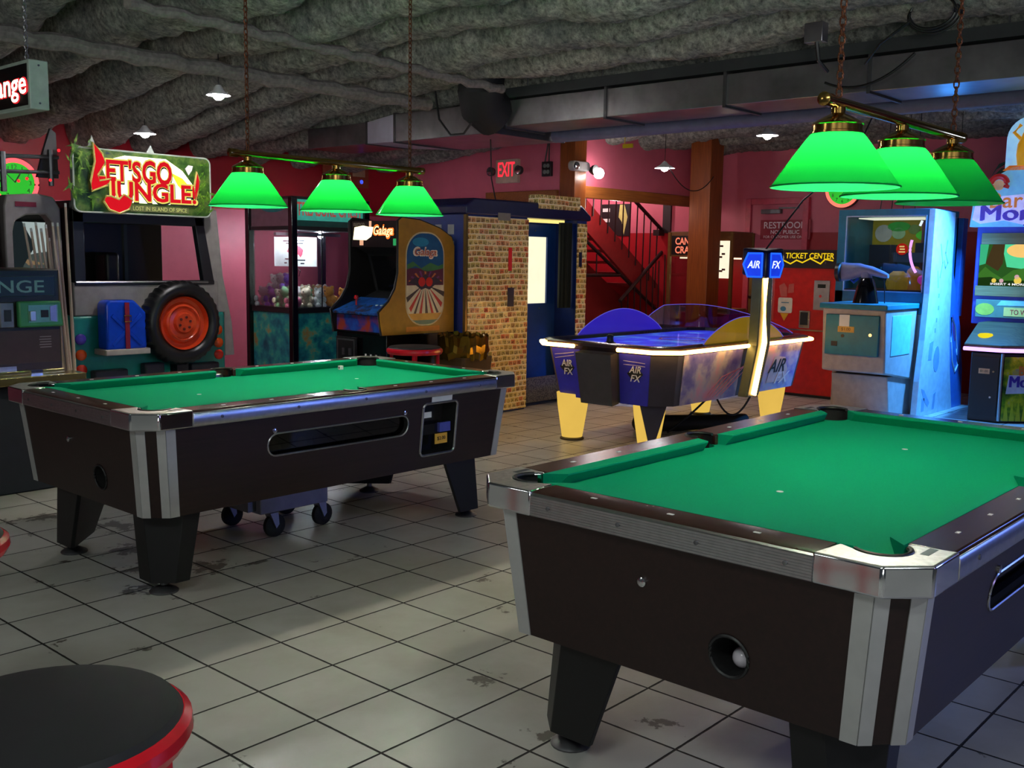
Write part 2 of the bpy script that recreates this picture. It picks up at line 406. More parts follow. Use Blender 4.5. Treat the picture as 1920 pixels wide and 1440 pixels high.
restroom_door()

# ------------------------------------------------------------------ pool tables
def panel(outer, holes, f3, depth, inward, mb_panel, mb_niche):
    """a flat side with holes; each hole gets walls and a back set in by depth"""
    bm = bmesh.new(); E = []
    for loop in [outer] + holes:
        vs = [bm.verts.new((x, y, 0)) for x, y in loop]
        E += [bm.edges.new((vs[i], vs[(i + 1) % len(vs)])) for i in range(len(vs))]
    bmesh.ops.triangle_fill(bm, edges=E, use_beauty=True, use_dissolve=False)
    bm.verts.index_update()
    mb_panel.add([f3(v.co.x, v.co.y) for v in bm.verts], [[v.index for v in f.verts] for f in bm.faces]); bm.free()
    for h, mb_n in zip(holes, mb_niche):
        a = [f3(x, y) for x, y in h]; b = [V(p) + V(inward) * depth for p in a]
        n = len(a); mb_n.add(a + b, [(i, (i + 1) % n, n + (i + 1) % n, n + i) for i in range(n)] + [list(range(n, 2 * n))])
def pool_table(loc, label):
    T = thing('pool_table', label, 'pool table', loc, None)
    X, Y = loc[0], loc[1]
    w = lambda x, y, z: V((X + x, Y + y, z))
    tu, tv, bu, bv, zt, zb, c = 1.135, .645, 1.095, .603, .765, .375, .085
    top = [(-tu, -tv + c), (-tu + c, -tv), (tu - c, -tv), (tu, -tv + c), (tu, tv - c), (tu - c, tv), (-tu + c, tv), (-tu, tv - c)]
    bot = [(x * bu / tu, y * bv / tv) for x, y in top]
    cab = MB(); niche = MB(); niche2 = MB(); niche3 = MB()
    rt = [w(x, y, zt) for x, y in top]; rb = [w(x, y, zb) for x, y in bot]
    for i in range(8):
        if i in (1, 7): continue
        j = (i + 1) % 8; cab.add([rb[i], rb[j], rt[j], rt[i]], [(0, 1, 2, 3)])
    cab.add(rb, [list(range(8))]); cab.add(rt, [list(range(8))])
    vz = lambda z: -(bv + (tv - bv) * (z - zb) / (zt - zb))
    uz = lambda z: -(bu + (tu - bu) * (z - zb) / (zt - zb))
    win = rrect(-.54, .316, .575, .680, .05); coin = rrect(.415, .665, .445, .725, .025)
    panel([(bot[1][0], zb), (bot[2][0], zb), (top[2][0], zt), (top[1][0], zt)], [win, coin], lambda x, z: w(x, vz(z), z), .11, (0, 1, 0), cab, (niche, niche2))
    hole = [(-.187 + .055 * math.cos(2 * PI * i / 24), .50 + .055 * math.sin(2 * PI * i / 24)) for i in range(24)]
    panel([(bot[7][1], zb), (bot[0][1], zb), (top[0][1], zt), (top[7][1], zt)], [hole], lambda y, z: w(uz(z), y, z), .13, (1, 0, 0), cab, (niche3,))
    cab.build('cabinet', LAM, T, smooth=False)
    niche.build('ball_window_recess', BLACKM, T, smooth=False); niche2.build('coin_niche', BLACKM, T, smooth=False); niche3.build('cue_ball_chute', BLACKM, T, smooth=False)
    MB().tube([w(x, vz(z) - .001, z) for x, z in win], .0042, 6, closed=True).build('ball_window_frame', ALU, T)
    MB().tube([w(x, vz(z) - .002, z) for x, z in coin], .007, 6, closed=True).build('coin_niche_frame', ALU, T)
    MB().tube([w(uz(z) - .001, y, z) for y, z in hole], .005, 6, closed=True).build('cue_ball_hole_rim', BLACK, T)
    gl = MB().prism([w(x, vz(z) + .03, z) for x, z in win], (0, .004, 0)); gl.build('ball_window', GLASS('smoked_glass', (120, 120, 118), .05), T)
    rack = ['190,40,36', '40,90,40', '170,120,40', '60,50,110', '150,60,30', '30,30,32', '150,30,60', '40,110,70']
    for k in range(9):
        col = tuple(int(q) for q in rack[k % 8].split(','))
        MB().sphere(w(-.46 + k * .085 + .01 * math.sin(k * 5), -.555, .604), .0285, 14, 8).build('object_ball', M('ball_%d' % (k % 8), col, .15), T)
    # coin mechanism
    cm = MB().box(X + .435, X + .61, Y - .60, Y - .54, .55, .61).build('coin_slide', BLKGL, T, bevel=.004)
    MB().box(X + .555, X + .635, Y - .618, Y - .60, .56, .61).build('coin_plate', M('steel_blue_plate', (96, 104, 190), .3, .5), cm)
    MB().box(X + .43, X + .47, Y - .575, Y - .555, .60, .66).build('coin_lock', M('blue_label', (60, 70, 170), .5), T)
    st = MB().box(X + .535, X + .625, Y - .604, Y - .600, .495, .55).build('price_sticker', YELST, T)
    text('$2.00', FV(X + .58, Y - .604, .523), 0, 0, M('sticker_ink', (60, 40, 20), .6), st, w=.06, d=.001)
    MB().box(X + .44, X + .50, Y - .612, Y - .608, .645, .675).build('small_sticker', WHITE, T)
    MB().add([w(.47, vz(.730) - .003, .730), w(.62, vz(.730) - .003, .730), w(.62, vz(.763) - .003, .763), w(.47, vz(.763) - .003, .763)], [(0, 1, 2, 3)]).build('notice_sticker', WHITE, T)
    for x, z in ((-.51, .695), (.285, .695)): MB().lathe(w(x, vz(z), z), [(.012, 0), (.012, -.008), (.005, -.01)], 12, axis='y').build('lock', CHROME, T)
    MB().lathe(w(uz(.64), .07, .64), [(.013, 0), (.013, -.008), (.005, -.012)], 12, axis='x').build('lock', CHROME, T)
    # pale strips up the corners
    def strip(i, j, frac_from, frac_to):
        o = []
        n = ((V(rb[j]) - V(rb[i])).cross(V(rt[i]) - V(rb[i]))).normalized() * .004
        if n.dot(V(rb[i]) - w(0, 0, .5)) < 0: n = -n
        q = [V(rb[i]).lerp(V(rb[j]), frac_from), V(rb[i]).lerp(V(rb[j]), frac_to), V(rt[i]).lerp(V(rt[j]), frac_to), V(rt[i]).lerp(V(rt[j]), frac_from)]
        return [p for p in q], n
    for ci in (0, 2, 4, 6):
        L1 = (rb[(ci + 1) % 8] - rb[ci]).length
        for side in (0, 1):
            mb = MB()
            if side == 0:
                q, n = strip(ci, (ci + 1) % 8, 0, .30); mb.prism(q, n)
                L2 = (rb[ci] - rb[ci - 1]).length; q, n = strip(ci - 1, ci, 1 - .042 / L2, 1.0); mb.prism(q, n)
            else:
                q, n = strip(ci, (ci + 1) % 8, .70, 1.0); mb.prism(q, n)
                L2 = (rb[(ci + 2) % 8] - rb[(ci + 1) % 8]).length; q, n = strip((ci + 1) % 8, (ci + 2) % 8, 0, .042 / L2); mb.prism(q, n)
            mb.build('corner_strip', PALEALU, T, smooth=False)
    # playing surface with the pocket mouths cut out
    pr, sr = .066, .056
    P = []
    def cornercut(sx, sy):
        cx, cy = 1.03, .53; a = [(cx + pr * math.cos(math.radians(t)), cy + pr * math.sin(math.radians(t))) for t in range(180 + 75, 180 + 16 - 1, -14)]
        a = [(cx + pr * math.cos(math.radians(t)), cy + pr * math.sin(math.radians(t))) for t in range(-80, -191, -11)]
        return [(sx * x, sy * y) for x, y in a]
    q1 = cornercut(1, 1); q2 = cornercut(-1, 1)[::-1]; q3 = cornercut(-1, -1); q4 = cornercut(1, -1)[::-1]
    side_t = [(sr * math.cos(math.radians(t)), .59 + sr * math.sin(math.radians(t))) for t in range(-10, -171, -16)]
    P = q4 + q1 + side_t + q2 + q3 + [(-x, -y) for x, y in side_t]
    MB().prism([w(x, y, .78) for x, y in P], (0, 0, .015)).build('playfield', FELT, T, smooth=False)
    for x in (-.5, .5): MB().lathe(w(x, 0, .795), [(.011, 0), (.011, .0012)], 14).build('felt_spot', WHITE, T)
    # cushions
    def cush(a, b, na, nb):
        def ring(p, q):   # p: back edge (x, y), q: nose (x, y)
            m = V(p).lerp(V(q), .5)
            return [w(p[0], p[1], .835), w(q[0], q[1], .834), w(q[0], q[1], .829), w(m.x, m.y, .79), w(p[0], p[1], .79)]
        MB().loft([ring(a, na), ring(b, nb)]).build('cushion', FELT, T, smooth=False)
    for sx in (-1, 1):
        cush((sx * 1.055, -.47), (sx * 1.055, .47), (sx * 1.0, -.415), (sx * 1.0, .415))
        for sy in (-1, 1):
            cush((sx * .965, sy * .555), (sx * .068, sy * .555), (sx * .91, sy * .5), (sx * .088, sy * .5))
    # rails
    for sx in (-1, 1):
        mb = MB(); prof = [(1.05, .79), (1.05, .834), (1.148, .834), (1.160, .830), (1.165, .822), (1.165, .79)]
        mb.loft([[w(sx * x, y, z) for x, z in prof] for y in (-.43, .43)]); mb.build('rail', RAILW, T)
        mb = MB(); pf = [(1.13, .763), (1.13, .80), (1.160, .829), (1.172, .826)] + [p for k in range(8) for p in ((1.1760, .8230 - .0072 * k), (1.1760, .8195 - .0072 * k), (1.1742, .8185 - .0072 * k), (1.1742, .8168 - .0072 * k))] + [(1.170, .763)]
        mb.loft([[w(sx * x, y, z) for x, z in pf] for y in (-.427, .427)]); ap = mb.build('apron_trim', ALU, T, smooth=False)
        for y in (-.36, -.12, .12, .36): MB().lathe(w(sx * 1.1765, y, .796), [(.006, 0), (.006, sx * .002), (.003, sx * .003)], 10, axis='x').build('screw_head', STEEL, ap)
    for sy in (-1, 1):
        mb = MB(); notch = [(sr * 1.02 * math.cos(math.radians(t)), .585 + sr * 1.02 * math.sin(math.radians(t))) for t in range(-25, 206, 21)]
        pl = [(-.94, .551)] + [(-.94, .664), (.94, .664), (.94, .551), (notch[0][0], .551)] + notch[1:-1] + [(notch[-1][0], .551)]
        mb.prism([w(x, sy * y, .79) for x, y in pl], (0, 0, .044)); mb.build('rail', RAILW, T, bevel=.006, seg=3)
        mb = MB(); prof = [(.63, .763), (.63, .80), (.671, .826), (.676, .818), (.676, .775), (.670, .763)]
        mb.loft([[w(x, sy * y, z) for y, z in prof] for x in (-.937, .937)]); ap = mb.build('apron_trim', ALU, T, bevel=.002)
        for x in (-.8, -.4, 0, .4, .8):
            MB().lathe(w(x, sy * .676, .797), [(.007, 0), (.007, sy * .003), (.003, sy * .004)], 10, axis='y').build('screw_head', STEEL, ap)
    # chrome corners
    for sx in (-1, 1):
        for sy in (-1, 1):
            pl = [(.935, .674), (1.092, .674), (1.176, .590), (1.176, .425), (1.056, .440)] + [(1.03 + .068 * math.cos(math.radians(t)), .53 + .068 * math.sin(math.radians(t))) for t in range(-46, 137, 13)] + [(.950, .556)]
            mb = MB().prism([w(sx * x, sy * y, .762) for x, y in pl], (0, 0, .075)); mb.m[1] = 1; ct = mb.build('corner_casting', [M('cast_chrome', (214, 214, 220), .09, 1, .05), M('worn_chrome_top', (226, 226, 222), .36, .9, .15, 60)], T, bevel=.007, seg=3)
            MB().prism([w(sx * x, sy * y, .8365) for x, y in ((.955, .612), (1.02, .612), (1.02, .632), (.955, .632))], (0, 0, .001)).build('engraved_mark', M('engraving_dark', (70, 84, 84), .4, .5), ct)
            rim = [(1.03 + .064 * math.cos(math.radians(t)), .53 + .064 * math.sin(math.radians(t))) for t in range(-46, 137, 13)]
            MB().tube([w(sx * x, sy * y, .834) for x, y in rim], .007, 8).build('pocket_liner_rim', BLACK, ct)
            sgn = 45 + (0 if (sx, sy) == (1, 1) else 90 if (sx, sy) == (-1, 1) else 180 if (sx, sy) == (-1, -1) else 270)
            mb = MB(); ring = lambda z, r, a0, a1, n: [w(sx * 1.03 + r * math.cos(math.radians(a0 + (a1 - a0) * i / n)), sy * .53 + r * math.sin(math.radians(a0 + (a1 - a0) * i / n)), z) for i in range(n + 1)]
            mb.loft([ring(.830, .067, sgn - 100, sgn + 100, 16), ring(.79, .067, sgn - 100, sgn + 100, 16)], False, closed=False)
            mb.loft([ring(.79, .0675, 0, 342, 19), ring(.70, .062, 0, 342, 19)], False); mb.add(ring(.70, .062, 0, 342, 19), [list(range(20))])
            mb.build('pocket', BLACKM, T)
    for sy in (-1, 1):
        mb = MB(); ring = lambda z, r, a0, a1, n: [w(r * math.cos(math.radians(a0 + (a1 - a0) * i / n)), sy * .588 + r * math.sin(math.radians(a0 + (a1 - a0) * i / n)), z) for i in range(n + 1)]
        m = 90 * sy
        mb.loft([ring(.832, .0555, m - 115, m + 115, 16), ring(.79, .0555, m - 115, m + 115, 16)], False, closed=False)
        mb.loft([ring(.79, .057, 0, 342, 19), ring(.70, .05, 0, 342, 19)], False); mb.add(ring(.70, .05, 0, 342, 19), [list(range(20))])
        mb.build('pocket', BLACKM, T)
        rim = [(.054 * math.cos(math.radians(t)), .588 + .054 * math.sin(math.radians(t))) for t in range(-25, 206, 15)]
        MB().tube([w(x, sy * y, .834) for x, y in rim], .006, 8).build('pocket_liner_rim', BLACK, T)
    # sights
    for sx in (-1, 1):
        for y in (-.25, 0, .25): MB().box(X + sx * 1.108 - .005, X + sx * 1.108 + .005, Y + y - .009, Y + y + .009, .834, .8352).build('sight', WHITE, T)
    for sy in (-1, 1):
        for x in (-.75, -.5, -.25, .25, .5, .75): MB().box(X + x - .009, X + x + .009, Y + sy * .607 - .005, Y + sy * .607 + .005, .834, .8352).build('sight', WHITE, T)
    # legs
    for sx in (-1, 1):
        for sy in (-1, 1):
            xi_, yi_ = ((.825, .885), (.317, .355)) if (sx, sy) == (-1, -1) else ((.67, .81), (.19, .305))
            def sect(z, xo, xi, yo, yi, ch):
                return [w(sx * x, sy * y, z) for x, y in ((xo - .02, yi), (xo, yi), (xo, yo - ch), (xo - ch, yo), (xi, yo), (xi, yo - .02))]
            lg = MB().loft([sect(.385, 1.035, xi_[0], .535, yi_[0], .125), sect(.058, 1.03, xi_[1], .53, yi_[1], .077)]).build('leg', M('leg_black', (13, 13, 16), .5), T, bevel=.003)
            MB().lathe(w(sx * .955, sy * .43, 0), [(.062, 0), (.064, .006), (.058, .012), (.026, .028), (.016, .032), (.016, .06)], 20).build('leveller_foot', STEEL, lg)
    return T
TA = (3.208, 4.48, 0); TB = (3.332, 1.419, 0)
pool_table(TA, 'coin operated pool table before the arcade machines, with a coin niche and dolly below')
pool_table(TB, 'nearest coin operated pool table, white cue ball in its end hole')
o = MB().sphere((2.305, 1.419 - .185, .474), .0286, 20, 12).build('cue_ball', M('ivory_ball', (232, 224, 236), .12)); tag(o, 'white cue ball resting in the end hole of the nearest pool table', 'ball')
ch = thing('chalk_cube', 'small white cue chalk cube on the green felt of the pool table', 'chalk', (3.93, 4.90, .795))
MB().box(3.918, 3.942, 4.888, 4.912, .795, .819).build('chalk_block', WHITE, ch, bevel=.002)
MB().rect(FU(3.918, 4.9, .807), -.006, .006, -.005, .005, 0, .0006).build('paper_label', M('chalk_label', (60, 60, 66), .6), ch)

# dolly under the far table
D = thing('wheeled_dolly', 'grey steel dolly on black casters parked under the pool table', 'dolly', (3.25, 4.55, 0))
MB().box(3.02, 3.46, 4.43, 4.80, .135, .295).build('dolly_body', M('grey_painted_steel', (150, 146, 162), .5, .2), D, bevel=.006)
MB().box(2.97, 3.02, 4.47, 4.76, .15, .28).build('end_plate', STEEL, D)
for x, y in ((3.10, 4.45), (3.43, 4.47), (3.07, 4.80), (3.43, 4.80)):
    ca = MB().prism([(x - .025, y - .03, .135), (x + .025, y - .03, .135), (x + .03, y - .03, .07), (x + .012, y - .03, .05)], (0, .06, 0)).build('caster', M('caster_fork', (150, 146, 160), .4, .6), D)
    MB().lathe((x + .018, y, .062), [(.018, -.02), (.05, -.02), (.062, -.012), (.062, .012), (.05, .02), (.018, .02)], 22, axis='y').build('caster_wheel', M('caster_rubber', (22, 22, 22), .7), ca)
for x in (3.13, 3.36): MB().lathe((x, 4.43, .25), [(.010, 0), (.010, -.006)], 10, axis='y').build('bolt', STEEL, D)

# ------------------------------------------------------------------ billiard lights
def billiard_light(us, v, label, chains, power, dim_last=False):
    L = thing('billiard_light', label, 'lamp', (us[1], v, 1.72))
    b = MB().lathe((us[0] - .11, v, 1.985), [(.012, 0), (.021, .004), (.021, .05), (.0175, .055), (.0175, us[2] - us[0] + .17), (.021, us[2] - us[0] + .175), (.021, us[2] - us[0] + .215), (.012, us[2] - us[0] + .22)], 20, axis='x').build('bar', BRASS, L)
    for i, u in enumerate(us):
        n = 48; prof = [(.074, 1.896), (.090, 1.878), (.128, 1.826), (.165, 1.772), (.188, 1.738), (.196, 1.725)]
        sh = MB().lathe((u, v, 0), prof, n, cap=False).build('lamp_shade', SHADE, L, angle=60)
        MB().tube([(u + .196 * math.cos(2 * PI * k / 48), v + .196 * math.sin(2 * PI * k / 48), 1.727) for k in range(48)], .0028, 6, closed=True).build('shade_rim', SHADE, sh)
        cp = MB().lathe((u, v, 0), [(.070, 1.884), (.080, 1.888), (.080, 1.896), (.077, 1.898), (.077, 1.915), (.080, 1.918), (.074, 1.924), (.05, 1.938), (.03, 1.948), (.022, 1.952), (.022, 1.970)], 28).build('brass_cap', BRASS, sh)
        off = dim_last and i == 2
        bb = MB().lathe((u, v, 0), [(.014, 1.884), (.016, 1.86), (.03, 1.82), (.033, 1.80), (.028, 1.778), (.012, 1.766)], 16).build('bulb', GLOW('bulb_weak', (255, 243, 226), power * .16) if off else GLOW('bulb_on', (255, 243, 226), power), sh)
    for (x, z1) in chains: chain('hanging_chain', (x, v, 2.002), (x, v, z1), L, RUST)
    return L
billiard_light((3.01, 3.57, 4.108), 4.48, 'brass bar light of three green shades over the pool table near the arcade machines', ((3.01, 3.1), (4.108, 3.1)), 300)
billiard_light((3.10, 3.62, 4.125), 1.42, 'brass bar light of three large green shades over the nearest pool table', ((3.10, 3.1), (4.125, 3.1)), 260, True)

# ------------------------------------------------------------------ air hockey table
def air_hockey():
    T = thing('air_hockey_table', 'air hockey table edged in glowing yellow light with a lit scoreboard post', 'air hockey table', (7.65, 4.85, 0))
    x0, x1, y0, y1 = 6.42, 8.88, 4.16, 5.50
    ch = .16
    def octo(z, ins, c):
        a0, a1, b0, b1 = x0 + ins, x1 - ins, y0 + ins, y1 - ins
        return [V(p + (z,)) for p in ((a0 + c, b0), (a1 - c, b0), (a1, b0 + c), (a1, b1 - c), (a1 - c, b1), (a0 + c, b1), (a0, b1 - c), (a0, b0 + c))]
    art = blotch_mat('galaxy_print', [(.3, (70, 64, 176)), (.44, (124, 118, 196)), (.55, (190, 184, 204)), (.66, (220, 160, 190)), (.8, (244, 160, 150))], 3.2, .3)
    BODY = M('deep_blue_panel', (46, 44, 176), .35); CORN = M('slate_corner', (54, 52, 66), .45)
    lo, hi = octo(.365, .10, .14), octo(.765, .035, .15)
    mb = MB().loft([lo, hi]); body = mb.build('body', CORN, T, smooth=False)
    def side(i, f0, f1, name, mat, out=.006, h0=0., h1=1.):
        j = (i + 1) % 8; P_ = lambda f, h: lo[i].lerp(lo[j], f).lerp(hi[i].lerp(hi[j], f), h)
        q = [P_(f0, h0), P_(f1, h0), P_(f1, h1), P_(f0, h1)]; n = (q[1] - q[0]).cross(q[3] - q[0]).normalized()
        if n.dot(q[0] - V((7.65, 4.83, .55))) < 0: n = -n
        MB().prism(q, n * out).build(name, mat, T, smooth=False); return q, n
    side(0, .04, .47, 'side_panel', art); side(0, .62, .98, 'side_panel', art); side(4, .03, .97, 'side_panel', art)
    side(6, .0, .3, 'end_panel', BODY); side(6, .7, 1.0, 'end_panel', BODY); side(2, .0, 1., 'end_panel', BODY)
    q, n = side(6, .32, .68, 'goal_box', M('charcoal_goal_box', (62, 58, 62), .6), .09, -.02, 1.0)
    # light table rim
    rim = MB()
    a = [octo(.765, .03, .15), octo(.80, .0, .16), octo(.822, .004, .16), octo(.832, .03, .15), octo(.832, .10, .12), octo(.80, .105, .12)]
    rim.loft(a, False); rim.build('top_rim', M('dark_rim_laminate', (52, 40, 44), .18), T)
    MB().add(octo(.803, .105, .12), [list(range(8))]).build('playing_surface', blotch_mat('lit_blue_surface', [(.3, (40, 40, 200)), (.5, (66, 76, 240)), (.62, (90, 150, 250)), (.72, (180, 130, 210))], 2.4, .12, .55), T, smooth=False)
    MB().lathe((7.65, 4.83, .8035), [(.18, 0), (.20, 0), (.20, .001), (.18, .001), (.18, 0)], 30, cap=False).build('centre_ring', M('orange_ring', (220, 90, 60), .3), T)
    # glowing strip
    Y = GLOW('warm_yellow_light', (255, 196, 100), 15); Y2 = GLOW('amber_leg_glow', (250, 204, 92), .80)
    def band(pts): return MB().tube(pts, .016, 8).build('light_strip', Y, T)
    z = .795; e = .022
    A = octo(z, -e, .16)
    g = lambda i, f: A[i].lerp(A[(i + 1) % 8], f)
    band([g(6, .70), A[7], A[0], g(0, .50)]); band([g(0, .60), A[1], A[2], A[3], A[4], A[5], A[6], g(6, .30)])
    # feet: translucent lit shells with a dark spear
    for (lx, ly) in ((6.60, 5.20), (6.72, 4.52), (8.70, 4.50), (8.62, 5.20)):
        def sec(zz, r, k): return [V((lx + r * k[0] * math.cos(2 * PI * t / 20), ly + r * k[1] * math.sin(2 * PI * t / 20), zz)) for t in range(20)]
        lg = MB().loft([sec(.02, .085, (1, 1)), sec(.15, .105, (1, 1)), sec(.28, .125, (1, 1)), sec(.39, .135, (1, 1))]).build('leg', Y2, T)
        MB().lathe((lx, ly, 0), [(.10, 0), (.10, .012), (.085, .022)], 20).build('foot_plate', M('foot_plate_dark', (70, 58, 34), .5), lg)
        if ly < 4.8 and lx < 7:
            d = V((-.70, -.71, 0)); r = V((.71, -.70, 0)); c0 = V((lx, ly, 0)) + d * .14
            sp = [c0 + r * .115 + V((0, 0, .40)), c0 - r * .115 + V((0, 0, .40)), c0 - r * .015 - d * .03 + V((0, 0, .02)), c0 + r * .015 - d * .03 + V((0, 0, .02))]
            MB().prism(sp, d * .02).build('leg_spear', CORN, lg, smooth=False)
    # curved acrylic guards
    def guard(path, h, mat, name='acrylic_guard', prof=lambda t: math.sin(PI * t) ** .8):
        n = len(path); mb = MB(); r0 = []; r1 = []
        for k, (x, y) in enumerate(path):
            t = k / (n - 1); hh = h * max(prof(t), 0); r0.append(V((x, y, .826))); r1.append(V((x, y, .832 + hh)))
        mb.loft([r0, r1], False, closed=False); mb.loft([[p + V((0, .006, 0)) for p in r0], [p + V((0, .006, 0)) for p in r1]], False, closed=False)
        g_ = mb.build(name, mat, T); MB().tube(r1, .0035, 6).build('guard_edge', GLOW('edge_lit_acrylic', (120, 110, 250), .55), g_)
    blue = ACRYLIC('blue_acrylic', (50, 36, 170), (62, 44, 200), .82, .42); amber = ACRYLIC('amber_glow_acrylic', (140, 112, 40), (170, 136, 34), .88, .4, .16, .8); clear = GLASS('violet_clear_acrylic', (216, 200, 236), .05)  # amber tint and emission stand in for the yellow strip's reflection
    guard([(6.98 + 1.3 * k / 24, 5.46) for k in range(25)], .21, blue)
    guard([(6.98 + 1.34 * k / 24, 4.21) for k in range(25)], .20, amber)
    pth = [(7.95 + .62 * k / 10, 5.47) for k in range(10)] + [(8.57 + .25 * math.sin(math.radians(a)), 5.22 + .25 * math.cos(math.radians(a))) for a in range(0, 91, 15)] + [(8.82, 5.22 - .85 * k / 12) for k in range(1, 13)]
    guard(pth, .225, clear, prof=lambda t: min(1, t / .22) ** .5 if t < .45 else math.cos((t - .45) / .55 * PI / 2) ** .8)
    # puck return and hand pieces
    MB().lathe((6.62, 4.85, .803), [(.05, 0), (.05, .02), (.03, .03), (.025, .06), (.03, .075), (.015, .085)], 20).build('mallet', BLACK, T)
    # post with the scoreboard head
    pm = M('grey_green_post', (86, 96, 84), .4); vy = 4.10
    prof = [(7.44, .385), (7.64, .385), (7.80, .80), (7.78, 1.36), (7.60, 1.36), (7.58, .80)]
    post = MB().prism([V((x, vy + .05, z)) for x, z in prof], (0, -.09, 0)).build('score_post', pm, T, bevel=.01, smooth=False)
    MB().tube([(7.53, vy - .045, .40), (7.675, vy - .045, .825), (7.65, vy - .045, 1.37)], .028, 8).build('post_light', Y, post)
    hd = M('head_dark_blue', (18, 22, 60), .3); blu = GLOW('scoreboard_blue', (30, 92, 255), 1.5); wl = GLOW('scoreboard_white', (214, 228, 255), 1.6)
    hc = V((7.70, vy + .01, 1.475))
    # two lit faces meeting at a vertical edge that points to the room corner
    edge = V((-.75, -.66, 0)).normalized(); r = V((.66, -.75, 0)).normalized()
    MB().prism([hc + edge * .14 + V((0, 0, -.13)), hc + r * .175 - edge * .0 + V((0, 0, -.10)), hc - edge * .16 + V((0, 0, -.10)), hc - r * .175 - edge * .0 + V((0, 0, -.10))], (0, 0, .225)).build('score_head', hd, T, bevel=.02)
    for sgn, s in ((-1, 'AIR'), (1, 'FX')):
        p0 = hc + edge * .142; p1 = hc + r * .175 * sgn
        R_ = (p1 - p0).normalized() * sgn; N_ = V((R_.y, -R_.x, 0)); 
        if N_.dot(edge) < 0: N_ = -N_
        F = Face((p0 + p1) / 2 + N_ * .002 + V((0, 0, -.012)), R_, N_); W = (p1 - p0).length / 2
        hx = [(-.075 if sgn > 0 else -.05, -.10), (.075 if sgn < 0 else .05, -.10), (.075 if sgn < 0 else .092, .0), (.075 if sgn < 0 else .05, .09), (-.075 if sgn > 0 else -.05, .09), (-.075 if sgn > 0 else -.092, 0)]
        pn = MB().poly(F, hx, 0, .006).build('score_panel', M('score_panel_blue', (24, 60, 220), .3, emit=.9), T, smooth=False)
        pts = hx + [hx[0]]; MB().stroke(F, pts, .014, .006, .009).build('panel_outline', blu, pn, smooth=False)
        text(s, F, 0, 0, wl, pn, w=.11, h=.06, d=.007, off=.012, shear=.25)
    # printed names
    def airfx(F, sc, ink, parent):
        text('AIR', F, 0, .035 * sc, ink, parent, w=.11 * sc, h=.055 * sc, d=.001, off=.012, shear=.25)
        text('FX', F, .008 * sc, -.035 * sc, ink, parent, w=.10 * sc, h=.055 * sc, d=.001, off=.012, shear=.25)
    wi = M('logo_white', (225, 225, 230), .4)
    for f, mir in ((.14, 1), (.86, -1)):
        P_ = lambda f, h: lo[6].lerp(lo[7], f).lerp(hi[6].lerp(hi[7], f), h)
        c = P_(f, .62); up = (P_(f, 1) - P_(f, 0)).normalized(); R_ = V((0, -1, 0)); N_ = R_.cross(up); N_ = N_ if N_.x < 0 else -N_
        F = Face(c + N_ * .008, R_, N_); F.U = up
        lg = MB().poly(F, [(-.075, 0), (-.03, .045), (.03, .045), (.075, 0), (.03, -.045), (-.03, -.045)], 0, .001).build('logo_badge', BLACK, T, smooth=False)
        airfx(F, 1, wi, lg)
        MB().stroke(F, [(-.11, .10), (0, .105 + .01 * mir), (.09, .11 + .02 * mir)], .004, 0, .001).stroke(F, [(-.11, .07), (0, .08 + .01 * mir), (.09, .085 + .02 * mir)], .004, 0, .001).build('stripe', M('pale_stripe', (190, 180, 210), .4), T, smooth=False)
    P_ = lambda f, h: lo[0].lerp(lo[1], f).lerp(hi[0].lerp(hi[1], f), h)
    c = P_(.80, .42); up = (P_(.80, 1) - P_(.80, 0)).normalized(); R_ = V((1, 0, 0)); N_ = R_.cross(up); F = Face(c + N_ * .009, R_, N_); F.U = up
    lp = MB().poly(F, [(-.16, -.10), (.16, -.10), (.20, .0), (.1, .12), (-.1, .14)], 0, .001).build('logo_cloud', M('pale_pink_print', (206, 190, 190), .4), T, smooth=False)
    text('AIR', F, -.02, .05, BLACK, lp, w=.30, h=.12, d=.002, off=.015, shear=.25)
    text('FX', F, .12, -.065, M('outline_grey', (225, 220, 220), .4), lp, w=.26, h=.10, d=.004, off=.015, shear=.25)
    fx = MB()
    for k in range(5): fx.stroke(F, [(-1.15 + .06 * k, -.14), (-.95 + .11 * k, .02 + .02 * k), (-.55 + .05 * k, .09 + .02 * k)], .006, -.0005, .001)
    fx.build('light_streaks', M('pink_streak', (226, 130, 150), .3), T, smooth=False)
air_hockey()
rg = []
for t_, s_ in ((0, .5), (.02, .95), (.3, 1.05), (.6, .95), (.98, 1), (1, .5)):
    c_ = V((7.26, 5.04, .07)).lerp(V((8.14, 4.43, .07)), t_); rg.append([c_ + V((.57, .82, 0)) * (math.cos(2 * PI * k / 16) * .10 * s_) + V((0, 0, math.sin(2 * PI * k / 16) * .068 * s_)) for k in range(16)])
o = MB().loft(rg).build('black_bundle', M('dark_bundle', (26, 24, 22), .7)); tag(o, 'black rolled bundle lying on the tiles under the air hockey table', 'bundle')
o = MB().tube(sag((8.0, 4.30, .39), (7.75, 4.55, .36), .22) + sag((7.75, 4.55, .36), (7.35, 4.75, .02), .02), .009, 6).build('power_cord', BLACK); tag(o, 'black power cord drooping under the air hockey table to the floor', 'cord')

